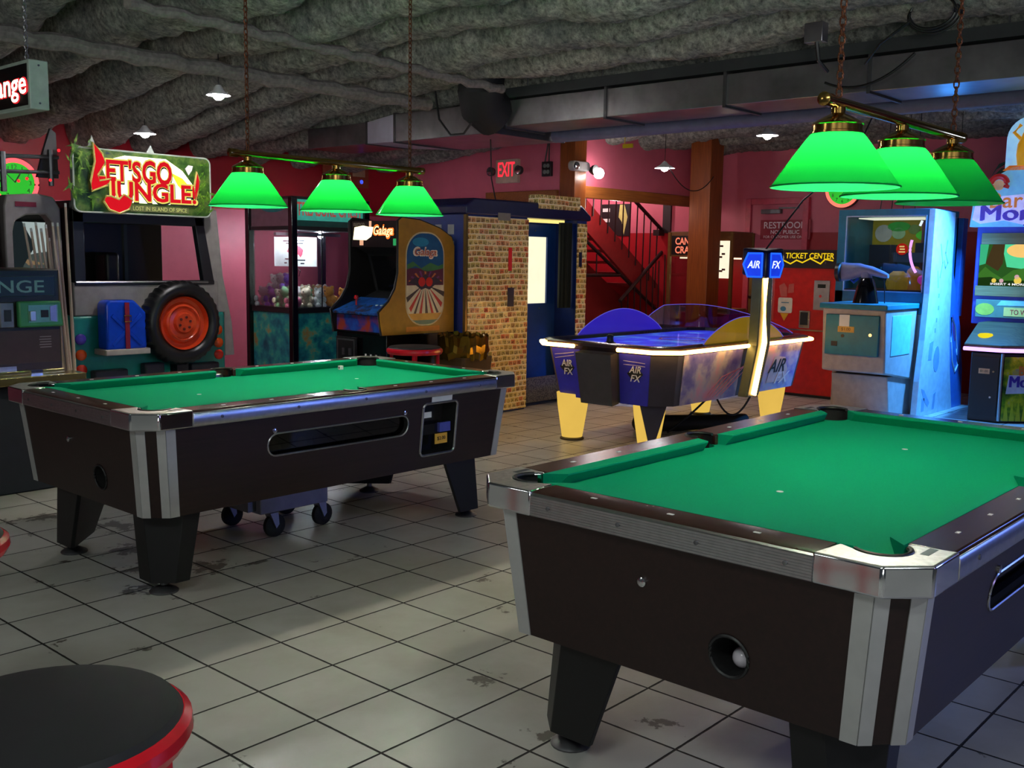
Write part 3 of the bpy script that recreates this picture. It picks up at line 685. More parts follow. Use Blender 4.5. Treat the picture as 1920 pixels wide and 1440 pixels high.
# ------------------------------------------------------------------ photo booth
def photo_booth():
    B = thing('photo_booth', 'blue photo booth covered in tiny photo prints with a lit doorway', 'photo booth', (7.6, 6.95, 0))
    BL = M('booth_blue', (20, 44, 112), .4); DB = M('booth_navy', (16, 20, 64), .3)
    x0, x1, y0, y1 = 6.70, 8.50, 6.56, 7.38
    sh = MB()
    sh.box(x0, 7.56, y0, y1, 0, 1.93).box(8.34, x1, y0, y1, 0, 1.93).box(7.56, 8.34, 7.1, y1, 0, 1.93)
    sh.build('cabinet', BL, B, bevel=.01)
    F = FV(0, y0, 0)
    MB().poly(F, [(x0 - .02, 1.87), (x1 + .03, 1.87), (x1 + .03, 1.92), (x1 - .12, 2.02), (x0 + .08, 2.02), (x0 - .02, 1.95)], -.84, .03).build('roof', DB, B, bevel=.015)
    pn = MB().rect(F, 6.73, 7.565, .02, 1.855, 0, .010).build('print_wall', CARDS, B, smooth=False)
    MB().rect(F, 8.335, 8.49, .5, 1.84, 0, .010).build('print_wall', CARDS, B, smooth=False)
    tb = MB().rect(F, 7.68, 8.32, 1.965, 2.10, -.10, .045).build('header_prints', CARDS, B, bevel=.004)
    MB().rect(F, 7.10, 7.27, 1.83, 1.90, .03, .036).build('photo_strip', M('grey_print', (120, 116, 104), .4), B)
    for a, b, c, d, m in ((7.275, 7.325, 1.36, 1.58, M('red_sticker', (214, 26, 30), .5)), (7.27, 7.36, 1.02, 1.20, M('dark_notice', (36, 36, 60), .4))):
        MB().rect(F, a, b, c, d, .010, .013).build('notice', m, B)
    MB().rect(F, 8.36, 8.40, 1.40, 1.55, .01, .02).build('vent_slot', DB, B)
    # doorway
    W = GLOW('booth_light', (255, 250, 214), 1.05)
    MB().rect(F, 7.57, 8.335, 0, 1.02, -.30, -.28).rect(F, 7.57, 7.61, 1.02, 1.70, -.30, -.28).rect(F, 8.20, 8.335, 1.02, 1.70, -.30, -.28).rect(F, 7.57, 8.335, 1.70, 1.825, -.30, -.28).build('inner_panel', M('inner_blue', (20, 62, 140), .4), B)
    MB().rect(F, 7.57, 8.30, 1.02, 1.72, -.34, -.32).build('light_panel', W, B)
    MB().rect(F, 7.60, 8.25, 1.835, 1.868, -.12, -.10).build('door_light', GLOW('door_light_yellow', (255, 226, 130), 1.2), B)
    cu = MB(); n = 26
    cu.loft([[V((8.14 + .17 * k / n, y0 + .06 + .025 * math.sin(k * 1.5), z)) for k in range(n + 1)] for z in (.98, 1.845)], False, closed=False)
    cu.loft([[V((8.14 + .17 * k / n, y0 + .066 + .025 * math.sin(k * 1.5), z)) for k in range(n + 1)] for z in (.98, 1.845)], False, closed=False)
    cu.build('curtain', M('dark_green_curtain', (18, 26, 24), .8), B)
    for a, b in ((7.62, 1.76), (8.0, 1.76), (7.62, .98), (8.08, .97)): MB().disc(F, a, b, .008, -.28, -.275, 8).build('screw_head', STEEL, B)
    MB().rect(F, 7.57, 8.34, .05, .30, -.05, -.03).build('kick_grille', blotch_mat('grille_mesh', [(.42, (40, 44, 70)), (.55, (96, 100, 110))], 90, .5), B)
    # prints on the left side
    G = FU(x0, 7.38, 0)
    for k in range(4): MB().rect(G, .10 + .165 * k, .18 + .165 * k, 1.69, 1.78, 0, .004).build('photo_strip', M('pale_print', (150, 150, 150), .4), B)
    for k in range(3): MB().rect(G, .595, .675, 1.53 - .13 * k, 1.63 - .13 * k, 0, .004).build('photo_strip', M('pale_print', (150, 150, 150), .4), B)
    MB().rect(G, .56, .66, .95, 1.28, 0, .02).build('red_panel', M('dull_red_panel', (130, 24, 40), .4), B, bevel=.006)
    MB().box(x0 - .006, x0 + .02, y0 - .012, y0 + .02, 0, 1.87).build('corner_trim', M('amber_trim', (120, 96, 50), .3, .6), B)
photo_booth()
bn = thing('waste_bin', 'brown bin lined with crinkled gold foil beside the photo booth', 'bin', (6.42, 6.30, 0))
MB().loft([[V(p + (z,)) for p in rrect(6.42 - s, 6.42 + s, 6.30 - s, 6.30 + s, .03)] for z, s in ((0, .15), (.62, .19))]).build('bin_body', M('bin_brown', (70, 52, 26), .4), bn)
fo = MB(); rings = []
for z, s in ((.60, .197), (.66, .206), (.72, .199), (.80, .204), (.815, .19), (.78, .18)):
    rings.append([V((6.42 + (math.cos(2 * PI * k / 48)) * s * 1.08 * (1 + .05 * math.sin(k * 2.3 + z * 50)), 6.30 + math.sin(2 * PI * k / 48) * s * 1.08 * (1 + .05 * math.sin(k * 3.1 + z * 30)), z + .012 * math.sin(k * 1.7))) for k in range(48)])
fo.loft(rings, False).build('foil_liner', M('gold_foil', (120, 92, 30), .22, .9), bn, angle=10)

# ------------------------------------------------------------------ upright game with side art
def upright_cabinet():
    A = thing('arcade_cabinet', 'upright arcade cabinet with yellow side panels and an oval sunburst picture', 'arcade cabinet', (6.3, 7.0, 0))
    YB = M('mustard_side', (168, 122, 28), .38); v0, v1 = 6.68, 7.36
    up = [(6.68, .80), (6.68, 1.58), (6.645, 1.66), (6.50, 1.735), (6.25, 1.80), (6.04, 1.815), (6.0, 1.79), (6.0, 1.34), (5.965, 1.20), (5.89, 1.09), (5.78, 1.0), (5.81, .80)]
    for v, m_ in ((v0, YB), (v1 - .03, M('black_side', (18, 17, 16), .4))):
        MB().prism([V((x, v, z)) for x, z in up], (0, .03, 0)).build('side_panel', m_, A, smooth=False)
        MB().tube([(x, v + .015, z) for x, z in up[1:]], .013, 6).build('edge_trim', BLACK, A)
    MB().box(5.86, 6.68, v0, v1, 0, .80).build('cabinet', BLKGL, A, bevel=.006)
    MB().prism([V((x, v0 + .03, z)) for x, z in [(6.66, .8), (6.66, 1.55), (6.5, 1.70), (6.10, 1.78), (6.06, 1.56), (6.20, 1.50), (6.30, 1.16), (6.12, 1.09), (5.84, .98), (5.86, .80)]], (0, v1 - v0 - .06, 0)).build('monitor_housing', BLACKM, A, smooth=False)
    MB().add([(6.195, 6.76, 1.48), (6.285, 6.76, 1.17), (6.285, 7.28, 1.17), (6.195, 7.28, 1.48)], [(0, 1, 2, 3)]).build('screen', BLKGL, A)
    cp = MB().prism([V((x, v0 + .03, z)) for x, z in [(5.80, .97), (6.12, 1.085), (6.12, 1.105), (5.79, .99)]], (0, v1 - v0 - .06, 0)).build('control_panel', blotch_mat('control_overlay', [(.35, (20, 60, 150)), (.5, (40, 110, 200)), (.6, (30, 30, 60)), (.7, (150, 40, 50))], 7), A, smooth=False)
    MB().lathe((5.94, 7.18, 1.03), [(.02, 0), (.008, .01), (.008, .06), (.02, .07), (.02, .09), (.008, .10)], 12).build('joystick', M('red_knob', (190, 20, 30), .3), cp)
    for k in range(3): MB().lathe((5.96, 6.80 + .06 * k, 1.035), [(.015, 0), (.015, .016), (.01, .02)], 12).build('button', WHITE, cp)
    F = FU(5.85, 7.02, 0)
    MB().rect(F, -.31, .31, .82, .96, 0, .012).build('front_overlay', blotch_mat('front_overlay', [(.35, (160, 60, 40)), (.5, (40, 60, 150)), (.65, (24, 100, 190))], 6), A, smooth=False)
    cd = MB().rect(F, -.30, -.02, .5, .76, .01, .03).build('coin_door', M('coin_door_black', (16, 16, 18), .35), A, bevel=.004)
    MB().rect(F, -.285, -.04, .515, .745, .03, .032).rect(F, -.27, -.055, .53, .73, .03, .033, 1).build('door_outline', [STEEL, BLACK], cd, smooth=False)
    for a in (-.20, -.11): MB().rect(F, a, a + .03, .60, .66, .033, .045).build('coin_slot', STEEL, cd)
    for i in range(3):
        for j in range(3): MB().rect(F, .08 + .07 * i, .10 + .07 * i, .50 + .05 * j, .525 + .05 * j, .01, .014).build('decal', WHITE, A)
    # marquee
    M_ = FU(6.015, 7.02, 1.675)
    mq = MB().rect(M_, -.305, .305, -.115, .115, 0, .008).build('marquee', M('marquee_dark', (14, 12, 14), .3), A, smooth=False)
    MB().poly(M_, [(-.28, -.05), (-.10, -.055), (-.03, -.02), (-.0, .06), (-.08, .065), (-.14, .075), (-.26, .06)], .008, .011).build('marquee_flare', GLOW('marquee_white', (255, 240, 190), 2.2), mq, smooth=False)
    MB().rect(M_, -.19, -.14, -.10, -.03, .008, .010).rect(M_, -.06, -.03, .05, .115, .008, .010).build('marquee_streak', GLOW('marquee_peach', (255, 190, 150), .9), mq, smooth=False)
    MB().rect(M_, .26, .30, -.10, -.04, .008, .010).build('marquee_green', GLOW('marquee_green', (60, 190, 110), .6), mq, smooth=False)
    text('Galaga', M_, .13, .02, GLOW('marquee_orange', (255, 120, 40), 1.3), mq, w=.28, h=.13, d=.008, off=.03, shear=.25)
    text('Galaga', M_, .13, .02, GLOW('marquee_cream', (255, 236, 170), 1.6), mq, w=.25, h=.10, d=.010, off=.006, shear=.25)
    text('namco', M_, -.20, .085, M('grey_ink', (150, 140, 120), .4), mq, w=.15, h=.028, d=.008)
    # oval picture on the side
    S = FV(6.315, v0, 1.28)
    ov = rrect(-.235, .235, -.41, .42, .20, 8)
    art = MB().poly(S, ov, 0, .002).build('side_art', M('art_border', (206, 190, 150), .35), A, smooth=False)
    inner = lambda k: [(a * k, b * k) for a, b in ov]
    clip = lambda lo_, hi_: [(a * .95, min(max(b * .97, lo_), hi_)) for a, b in ov]
    pa = lambda pts, col, d, nm='art_patch': MB().poly(S, pts, .002, .002 + d).build(nm, M('art_%d_%d_%d' % col, col, .3), art, smooth=False)
    pa(clip(.10, .5), (30, 84, 130), .001); pa(clip(-.05, .10), (96, 40, 60), .001); pa(clip(-.30, -.05), (228, 216, 180), .001); pa(clip(-.36, -.30), (214, 160, 60), .001); pa(clip(-.5, -.36), (60, 120, 110), .001)
    pa([(-.22, .13), (-.15, .16), (-.05, .10), (.06, .15), (.16, .12), (.22, .14), (.22, .10), (.1, .08), (0, .07), (-.12, .12), (-.22, .09)], (70, 120, 70), .002)
    for k in range(9):
        a = math.radians(198 + 18 * k + 0); b = a + math.radians(8)
        pts = [(0 + .05 * math.cos(a), -.05 + .03 * math.sin(a)), (.24 * math.cos(a), max(-.30, -.05 + .34 * math.sin(a))), (.24 * math.cos(b), max(-.30, -.05 + .34 * math.sin(b)))]
        pa(pts, (206, 60, 44) if k % 2 else (70, 60, 56), .002, 'art_ray')
        a = math.radians(18 + 18 * k); pts = [(.03 * math.cos(a), -.04), (.21 * math.cos(a - .06), -.05 + .13 * math.sin(a - .06)), (.21 * math.cos(a + .06), -.05 + .13 * math.sin(a + .06))]
        pa(pts, (120, 60, 120) if k % 2 else (200, 120, 60), .002, 'art_ray')
    pa([(-.21, -.03), (-.13, .02), (-.05, .015), (0, .05), (.05, .015), (.13, .02), (.21, -.03), (.12, -.045), (.05, -.09), (0, -.075), (-.05, -.09), (-.12, -.045)], (60, 50, 60), .003)
    MB().disc(S, -.045, -.02, .042, .002, .007, 12).disc(S, .045, -.02, .042, .002, .007, 12).build('art_spots', M('art_red', (214, 44, 30), .3), art, smooth=False)
    MB().disc(S, -.06, .33, .10, .002, .005, 14, ry=.04).build('art_swoosh', M('art_sky', (40, 130, 170), .3), art, smooth=False)
    text('Galaga', S, 0, .235, M('art_logo_edge', (236, 220, 200), .4), art, w=.30, h=.11, d=.003, off=.035, shear=.2)
    text('Galaga', S, 0, .235, M('art_logo', (200, 96, 60), .4), art, w=.26, h=.08, d=.006, off=.008, shear=.2)
    MB().rect(S, -.225, .18, -.46, -.415, 0, .002).build('orange_band', M('orange_band', (226, 140, 40), .4), A, smooth=False)
upright_cabinet()

# ------------------------------------------------------------------ stools
def stool(x, y, label, R=.225, H=.76):
    S = thing('bar_stool', label, 'stool', (x, y, 0))
    MB().lathe((x, y, 0), [(.02, H - .012), (R - .03, H - .016), (R - .012, H - .004), (R - .022, H + .008), (R - .06, H + .013), (.02, H + .015)], 48).build('seat_pad', M('black_vinyl', (15, 15, 19), .6), S)
    MB().lathe((x, y, 0), [(R - .03, H - .05), (R - .008, H - .048), (R + .002, H - .03), (R, H - .012), (R - .012, H - .002), (R - .03, H - .004), (R - .03, H - .05)], 48, cap=False).build('seat_ring', REDG, S)
    for k in range(4):
        a = PI / 4 + k * PI / 2; MB().tube([(x + math.cos(a) * (R - .04), y + math.sin(a) * (R - .04), H - .03), (x + math.cos(a) * (R - .035), y + math.sin(a) * (R - .035), .0)], .014, 8).build('leg', REDG, S)
    MB().tube([(x + (R - .015) * math.cos(2 * PI * k / 36), y + (R - .015) * math.sin(2 * PI * k / 36), .28) for k in range(36)], .010, 6, closed=True).build('foot_ring', REDG, S)
stool(5.58, 6.02, 'red bar stool with black seat in front of the yellow sided arcade cabinet')
stool(.655, 1.56, 'black topped bar stool with a shiny red rim, closest to the camera')
stool(.868, 2.80, 'red rimmed stool barely showing at the left picture edge')

# ------------------------------------------------------------------ prize crane with soft toys
def crane(corner, du, dv):
    u0, v0 = corner; u1, v1 = u0 + du, v0 + dv
    G = thing('claw_machine', 'toy filled claw machine with black posts and a teal treasure header', 'claw machine', ((u0 + u1) / 2, (v0 + v1) / 2, 0))
    for x, y in ((u0, v0), (u1, v0), (u0, v1), (u1, v1)):
        MB().box(x - .035, x + .035, y - .035, y + .035, 0, 2.06).build('corner_post', BLKGL, G, bevel=.008)
    teal = blotch_mat('reef_print', [(.3, (20, 84, 110)), (.45, (36, 136, 150)), (.56, (60, 176, 160)), (.66, (170, 150, 90)), (.76, (190, 80, 80))], 5.5, .3)
    MB().box(u0 + .01, u1 - .01, v0 + .01, v1 - .01, 0, .90).build('lower_cabinet', teal, G, smooth=False)
    MB().box(u0 - .01, u1 + .01, v0 - .01, v1 + .01, .88, .94).build('bottom_rail', BLACK, G, bevel=.005)
    MB().box(u0 - .01, u1 + .01, v0 - .01, v1 + .01, 1.73, 1.77).build('top_rail', BLACK, G, bevel=.005)
    MB().box(u0 + .02, u1 - .02, v0 + .02, v1 - .02, 2.04, 2.07).build('roof', BLACK, G)
    F = FV((u0 + u1) / 2, v0 + .0, 1.905); W = du / 2 - .035
    hd = MB().rect(F, -W, W, -.135, .135, -.02, 0).build('header', M('teal_header', (70, 190, 170), .3, emit=.35), G, smooth=False)
    MB().rect(F, -W, W, -.135, -.075, 0, .003).build('header_band', M('dark_teal_band', (24, 92, 84), .4), hd, smooth=False)
    text('TREASURE CHEST', F, 0, .04, M('coral_ink', (226, 96, 86), .4, emit=.25), hd, w=W * 1.94, h=.14, d=.003, off=.014)
    H = FU(u0 + .0, (v0 + v1) / 2, 1.905); Wv = dv / 2 - .035
    h2 = MB().rect(H, -Wv, Wv, -.135, .135, -.02, 0).build('header', M('mauve_header', (110, 80, 92), .4), G, smooth=False)
    MB().disc(H, .05, .06, .22, 0, .003, 20, ry=.055).build('header_blob', M('teal_blob', (20, 104, 112), .4), h2, smooth=False)
    for F_, w_ in ((FV((u0 + u1) / 2, v0 + .005, 0), W), (FU(u0 + .005, (v0 + v1) / 2, 0), Wv)):
        MB().rect(F_, -w_, w_, .94, 1.73, 0, .004).build('glass_pane', GLS, G, smooth=False)
    MB().box(u0 + .36, u0 + .372, v0, v0 + .006, .94, 1.73).build('glass_joint', BLACK, G)
    MB().box(u0 + .03, u1 - .03, v0 + .03, v1 - .03, .90, .935).build('toy_bed', M('toy_bed', (120, 120, 130), .6), G)
    for p in ((u0 + .07, v0 + .07, 1.695), (u1 - .07, v1 - .07, 1.695)): MB().sphere(p, .03, 12, 8).build('lamp_bulb', GLOW('crane_bulb', (235, 240, 255), 700), G)
    # gantry and claw
    MB().box(u0 + .05, u1 - .05, v0 + .36, v0 + .40, 1.68, 1.71).build('gantry', ALU, G)
    MB().tube([(u0 + .32, v0 + .38, 1.68), (u0 + .33, v0 + .37, 1.52), (u0 + .31, v0 + .39, 1.42), (u0 + .32, v0 + .38, 1.36)], .006, 6).build('claw_cable', WHITE, G)
    for k in range(3):
        a = 2 * PI * k / 3; MB().tube([(u0 + .32, v0 + .38, 1.36), (u0 + .32 + .05 * math.cos(a), v0 + .38 + .05 * math.sin(a), 1.31), (u0 + .32 + .03 * math.cos(a), v0 + .38 + .03 * math.sin(a), 1.25)], .005, 6).build('claw_finger', CHROME, G)
    S = Face((u0 + .15, v0 + .16, 1.51), (.68, -.73, 0), (-.73, -.68, 0))
    sg = MB().rect(S, -.22, .22, -.15, .15, 0, .004).build('paper_sign', M('glowing_white_card', (236, 236, 236), .6, emit=.3), G, smooth=False)  # paper given emission in place of lamp light falling on it
    MB().poly(S, [(-.09, .0), (-.07, .05), (-.02, .07), (.04, .06), (.08, .02), (.07, -.03), (.05, -.06), (.03, -.03), (-.02, -.03), (-.03, -.06), (-.06, -.055), (-.06, -.02)], .004, .006).build('red_blob', M('sign_red', (214, 60, 80), .5), sg, smooth=False)
    mk = MB()
    for a, b, L in ((-.13, .11, .10), (.0, .115, .09), (-.10, .085, .06), (.0, .085, .08), (-.11, -.075, .09), (.0, -.085, .10), (-.12, -.115, .03), (-.04, -.12, .06), (.05, -.12, .04)): mk.rect(S, a, a + L, b - .007, b + .007, .004, .006)
    mk.build('sign_marks', BLACK, sg, smooth=False)
    return (u0, u1, v0, v1)
cb = crane((6.31, 8.62), .95, .76)
TOYC = [('purple', (112, 84, 190)), ('cream', (220, 206, 180)), ('grey', (160, 160, 164)), ('pink', (226, 120, 150)), ('orange', (236, 160, 60)), ('mint green', (140, 190, 140)), ('white', (226, 226, 224)), ('tan', (190, 150, 110))]
protos = {}
def toy_proto(col, c):
    m = M('plush_' + col.replace(' ', '_'), c, .95, 0, .2, 60); T = thing('plush_toy', col, 'plush toy', (0, 0, 0))
    MB().sphere((0, 0, .065), .07, 14, 9, sc=(1, .9, .95)).build('body', m, T)
    h = MB().sphere((-.02, -.03, .155), .055, 14, 9).build('head', m, T)
    for s in (-1, 1): MB().sphere((-.02 + s * .038, -.02, .20), .02, 8, 6).build('ear', m, h)
    for s in (-1, 1): MB().sphere((-.035 + s * .02, -.078 + s * .004, .165), .007, 6, 5).build('eye', BLACK, h)
    for s in (-1, 1): MB().sphere((-.03 + s * .065, -.05, .08), .028, 8, 6, sc=(1, 1, 1.3)).build('arm', m, T); MB().sphere((-.03 + s * .045, -.07, .022), .03, 8, 6).build('foot', m, T)
    return T
toys = []
rnd = random.Random(3)
spots = [(.10, .62, 0, 2), (.13, .50, 0, 0), (.10, .36, 0, 1), (.10, .22, 0, 5), (.10, .10, 0, 3), (.26, .66, 0, 6), (.28, .52, 0, 7), (.27, .38, 0, 2), (.26, .24, 0, 6), (.25, .10, 0, 1), (.42, .60, 0, 3), (.42, .44, 0, 4), (.42, .28, 0, 5), (.41, .12, 0, 6), (.58, .56, 0, 1), (.58, .36, 0, 7), (.57, .12, 0, 4), (.72, .44, 0, 6), (.73, .12, 0, 4), (.85, .22, 0, 4), (.84, .5, 0, 2), (.20, .58, .14, 6), (.19, .45, .14, 2), (.34, .60, .14, 1), (.18, .30, .13, 0)]
for k, (a, b, z, ci) in enumerate(spots):
    name, c = TOYC[ci]
    if ci not in protos: t = protos[ci] = toy_proto(name, c)
    else: t = copy_tree(protos[ci])
    t.location = (cb[0] + a, cb[2] + b, .936 + z); t.rotation_euler = (0, 0, rnd.uniform(-1.4, .3)); s = rnd.uniform(.85, 1.05); t.scale = (s, s, s)
    tag(t, '%s soft toy in the heap behind the claw machine glass' % name, 'soft toy', '%s soft toys in the claw machine' % name)

# ------------------------------------------------------------------ off-road vehicle game
def jungle_ride():
    J = thing('jungle_ride_cabinet', 'ride-in arcade game shaped like a jeep tail with spare tyre and jungle sign', 'arcade ride', (4.2, 8.2, 0))
    F = FV(0, 7.6, 0)
    TE = M('teal_body', (28, 136, 126), .3); GR = M('grey_body', (150, 144, 140), .45); DK = M('window_black', (12, 13, 15), .35)
    MB().rect(F, 3.53, 4.86, .12, 1.0, -.95, 0).build('lower_body', TE, J, bevel=.03, seg=3)
    MB().rect(F, 3.56, 4.80, .995, 1.25, -.06, -.005).build('tail_panel', GR, J, bevel=.01)
    MB().tube([F(3.58, 1.25, .0), F(4.70, 1.245, .0)], .009, 6).build('sill_strip', ALU, J)
    MB().poly(F, [(4.70, .99), (4.86, .99), (4.86, .62), (4.95, .62), (4.93, .9), (4.85, 1.3), (4.80, 1.84), (4.66, 1.86)], -.05, -.01).build('side_wing', GR, J, bevel=.006)
    # dark rear window frame
    fr = MB().poly(F, [(3.57, 1.25), (3.66, 1.25), (3.655, 1.80), (3.57, 1.80)], -.06, .0).poly(F, [(4.66, 1.25), (4.76, 1.25), (4.66, 1.80), (4.58, 1.80)], -.06, .0).rect(F, 3.57, 4.68, 1.70, 1.80, -.06, .0).rect(F, 3.57, 4.76, 1.225, 1.26, -.05, .004)
    fr.build('window_frame', M('black_window_frame', (26, 28, 32), .4), J, bevel=.006)
    MB().rect(F, 3.55, 4.72, 1.80, 1.86, -.95, .0).build('canopy', BLACK, J, bevel=.01)
    MB().rect(F, 3.56, 3.60, 1.0, 1.80, -.35, -.06).build('left_wall', BLACKM, J)
    MB().rect(F, 3.93, 4.66, 1.0, 1.80, -.72, -.66).build('inner_screen_wall', DK, J)
    MB().rect(F, 4.02, 4.14, 1.0, 1.48, -.60, -.40).build('seat_back', BLACK, J, bevel=.03, seg=3)
    MB().rect(F, 4.30, 4.33, 1.0, 1.8, -.66, -.63).build('inner_post', M('slate_post', (50, 56, 60), .3), J)
    # spare wheel
    cx, cz, vy = 4.365, .925, 7.48
    R = .335; prof = []
    for k in range(25):
        a = 2 * PI * k / 24; prof.append((R - .105 + .10 * math.cos(a), .095 * math.sin(a)))
    ty = MB(); n = 72; rings = []
    for i in range(n + 1):
        t = 2 * PI * i / n; ring = []
        for k in range(24):
            a = 2 * PI * k / 24; lug = (.008 if i % 2 else -.004) if math.cos(a) > .2 else 0
            rr = R - .066 + (.066 + lug) * math.cos(a); ring.append((cx + rr * math.cos(t), vy + .10 * math.sin(a), cz + rr * math.sin(t)))
        rings.append(ring)
    ty.loft(rings, False); tyo = ty.build('spare_tyre', M('tyre_rubber', (22, 22, 24), .38), J, angle=25)
    OR = M('orange_rim', (226, 74, 36), .25)
    MB().lathe((cx, vy, cz), [(.0, -.075), (.075, -.075), (.09, -.05), (.12, -.045), (.135, -.06), (.15, -.055), (.168, -.03), (.196, -.03), (.212, -.075), (.225, .02), (.0, .02)], 40, axis='y').build('wheel_rim', OR, tyo, angle=20)
    for k in range(6):
        a = 2 * PI * k / 6 + .3; MB().lathe((cx + .048 * math.cos(a), vy - .074, cz + .048 * math.sin(a)), [(.011, 0), (.011, -.008), (.006, -.010)], 8, axis='y').build('wheel_nut', M('dark_nut', (110, 30, 20), .4), tyo)
    MB().box(cx - .03, cx + .07, 7.49, 7.60, .42, .60).build('tyre_bracket', BLACK, J)
    # jerrycan
    JB = M('blue_can', (16, 76, 220), .2)
    can = MB().poly(F, [(3.72, .74), (4.05, .74), (4.05, 1.02), (3.95, 1.12), (3.75, 1.12), (3.72, 1.09)], .02, .17).build('jerrycan', JB, J, bevel=.02, seg=3)
    for p in ([(3.77, 1.0), (3.995, .78)], [(3.995, 1.0), (3.77, .78)]): MB().stroke(F, p, .03, .165, .178).build('can_rib', JB, can, bevel=.005)
    MB().rect(F, 3.70, 4.06, .70, .745, .0, .20).build('can_tray', M('cream_tray', (196, 186, 176), .5), J, bevel=.006)
    st = MB().rect(F, 3.865, 3.90, .70, 1.10, .178, .186).build('strap', M('crimson_strap', (150, 20, 50), .5), can)
    MB().tube([F(3.855, .955, .19), F(3.91, .955, .19), F(3.91, 1.0, .19), F(3.855, 1.0, .19)], .005, 6, closed=True).build('buckle', BRASS, st)
    # lamps
    for i, (a, b, m) in enumerate(((4.78, .845, 'o'), (4.785, .735, 'o'), (4.785, .635, 'r'), (3.595, .82, 'b'), (3.595, .70, 'o'), (3.595, .585, 'r'))):
        col = {'o': M('amber_lens', (232, 84, 26), .2), 'r': M('red_lens', (214, 50, 30), .2), 'b': M('blue_lens', (90, 70, 190), .2)}[m]
        MB().lathe(F(a, b, 0), [(.042, 0), (.042, -.012), (.03, -.024), (.01, -.028)], 18, axis='y').build('tail_lamp', col, J)
    for a0, a1, b in ((3.66, 3.93, .55), (4.07, 4.24, .58), (4.48, 4.74, .55)): MB().rect(F, a0, a1, b - .12, b + .03, 0, .09).build('bumper_block', M('bumper_grey', (46, 46, 58), .5), J, bevel=.015)
    # illuminated sign
    S = FV(4.115, 7.50, 2.01)
    panel_ = rrect(-.575, .56, -.235, .235, .05)
    bk = MB().poly(S, panel_, -.05, 0).build('sign_panel', M('sign_clear_grey', (120, 130, 120), .25), J, smooth=False)
    MB().poly(S, rrect(-.575, .56, -.235, .235, .05), -.002, .004).build('sign_face', blotch_mat('jungle_print', [(.35, (16, 40, 18)), (.5, (52, 84, 30)), (.62, (90, 110, 50)), (.72, (40, 60, 70))], 9, .3, .12), bk, smooth=False)
    MB().tube([S(a, b, .002) for a, b in panel_], .007, 6, closed=True).build('sign_edge', M('frosted_edge', (170, 180, 170), .3), bk)
    rn = random.Random(5); lf = MB()
    for k in range(46):
        a, b, t = rn.uniform(-.60, -.40), rn.uniform(-.18, .27), rn.uniform(0, 6.28); L = rn.uniform(.05, .11)
        lf.poly(S, [(a, b), (a + .3 * L * math.cos(t + .4), b + .3 * L * math.sin(t + .4)), (a + L * math.cos(t), b + L * math.sin(t)), (a + .3 * L * math.cos(t - .4), b + .3 * L * math.sin(t - .4))], .004 + .0004 * k, .006 + .0004 * k)
    for k in range(26):
        a, b, t = rn.uniform(.42, .55), rn.uniform(-.20, .22), rn.uniform(0, 6.28); L = rn.uniform(.05, .10)
        lf.poly(S, [(a, b), (a + .3 * L * math.cos(t + .4), b + .3 * L * math.sin(t + .4)), (a + L * math.cos(t), b + L * math.sin(t)), (a + .3 * L * math.cos(t - .4), b + .3 * L * math.sin(t - .4))], .004 + .0004 * k, .006 + .0004 * k)
    lf.build('sign_leaves', blotch_mat('leaf_print', [(.35, (44, 84, 20)), (.55, (90, 130, 34)), (.7, (150, 170, 70))], 30, .4, .15), bk, smooth=False)
    WG = GLOW('sign_white_light', (255, 252, 220), 2.6); YG = GLOW('sign_yellow_light', (240, 226, 110), 1.0); RD = GLOW('sign_red_light', (236, 26, 40), .85); DKI = M('sign_dark_ink', (40, 24, 30), .5)
    MB().poly(S, [(-.38, .14), (-.18, .20), (.16, .20), (.30, .12), (.42, -.02), (.34, -.15), (-.24, -.15), (-.32, 0)], .016, .020).build('sign_glow', WG, bk, smooth=False)
    MB().poly(S, [(.20, .10), (.30, .06), (.36, .0), (.40, -.06), (.34, -.07), (.26, .0)], .020, .022).build('sign_yellow', GLOW('sign_bright_yellow', (255, 240, 60), 1.2), bk, smooth=False)
    def word(s, a, b, w_, h_, sh=0.):
        text(s, S, a + .004, b - .010, DKI, bk, w=w_ * 1.06, h=h_ * 1.16, d=.0205, ext=.002, off=.065, shear=sh)
        text(s, S, a, b, YG, bk, w=w_ * 1.05, h=h_ * 1.14, d=.0235, ext=.002, off=.058, shear=sh)
        text(s, S, a, b, RD, bk, w=w_, h=h_, d=.0265, ext=.002, off=.026, shear=sh)
    word('LET\'S', -.235, .085, .36, .165); word('GO', .08, .088, .25, .18); word('JUNGLE!', .045, -.085, .74, .19)
    big = lambda pts: (MB().poly(S, [(a * 1.0, b) for a, b in pts], .0265, .0295).build('sign_flame', RD, bk, smooth=False), MB().tube([S(a, b, .027) for a, b in pts], .008, 6, closed=True).build('flame_outline', M('gold_outline', (190, 170, 90), .4, emit=.3), bk))
    big([(-.43, .275), (-.36, .20), (-.34, .13), (-.40, .04), (-.39, .0), (-.30, .02), (-.33, -.03), (-.45, -.08), (-.455, .0), (-.42, .14)])
    big([(-.30, -.11), (-.24, -.13), (-.20, -.09), (-.13, -.13), (-.16, -.20), (-.24, -.235), (-.32, -.21), (-.36, -.15), (-.34, -.11)])
    big([(.425, .12), (.45, .05), (.43, -.05), (.41, -.10), (.40, .0)])
    MB().poly(S, [(-.14, -.215), (.36, -.215), (.36, -.165), (-.14, -.165)], .004, .010).build('sign_strapline_bar', M('olive_bar', (110, 116, 70), .4), bk, smooth=False)
    text('LOST IN ISLAND OF SPICE', S, .11, -.19, M('strapline_ink', (196, 200, 120), .4, emit=.15), bk, w=.46, h=.032, d=.010, off=.01)
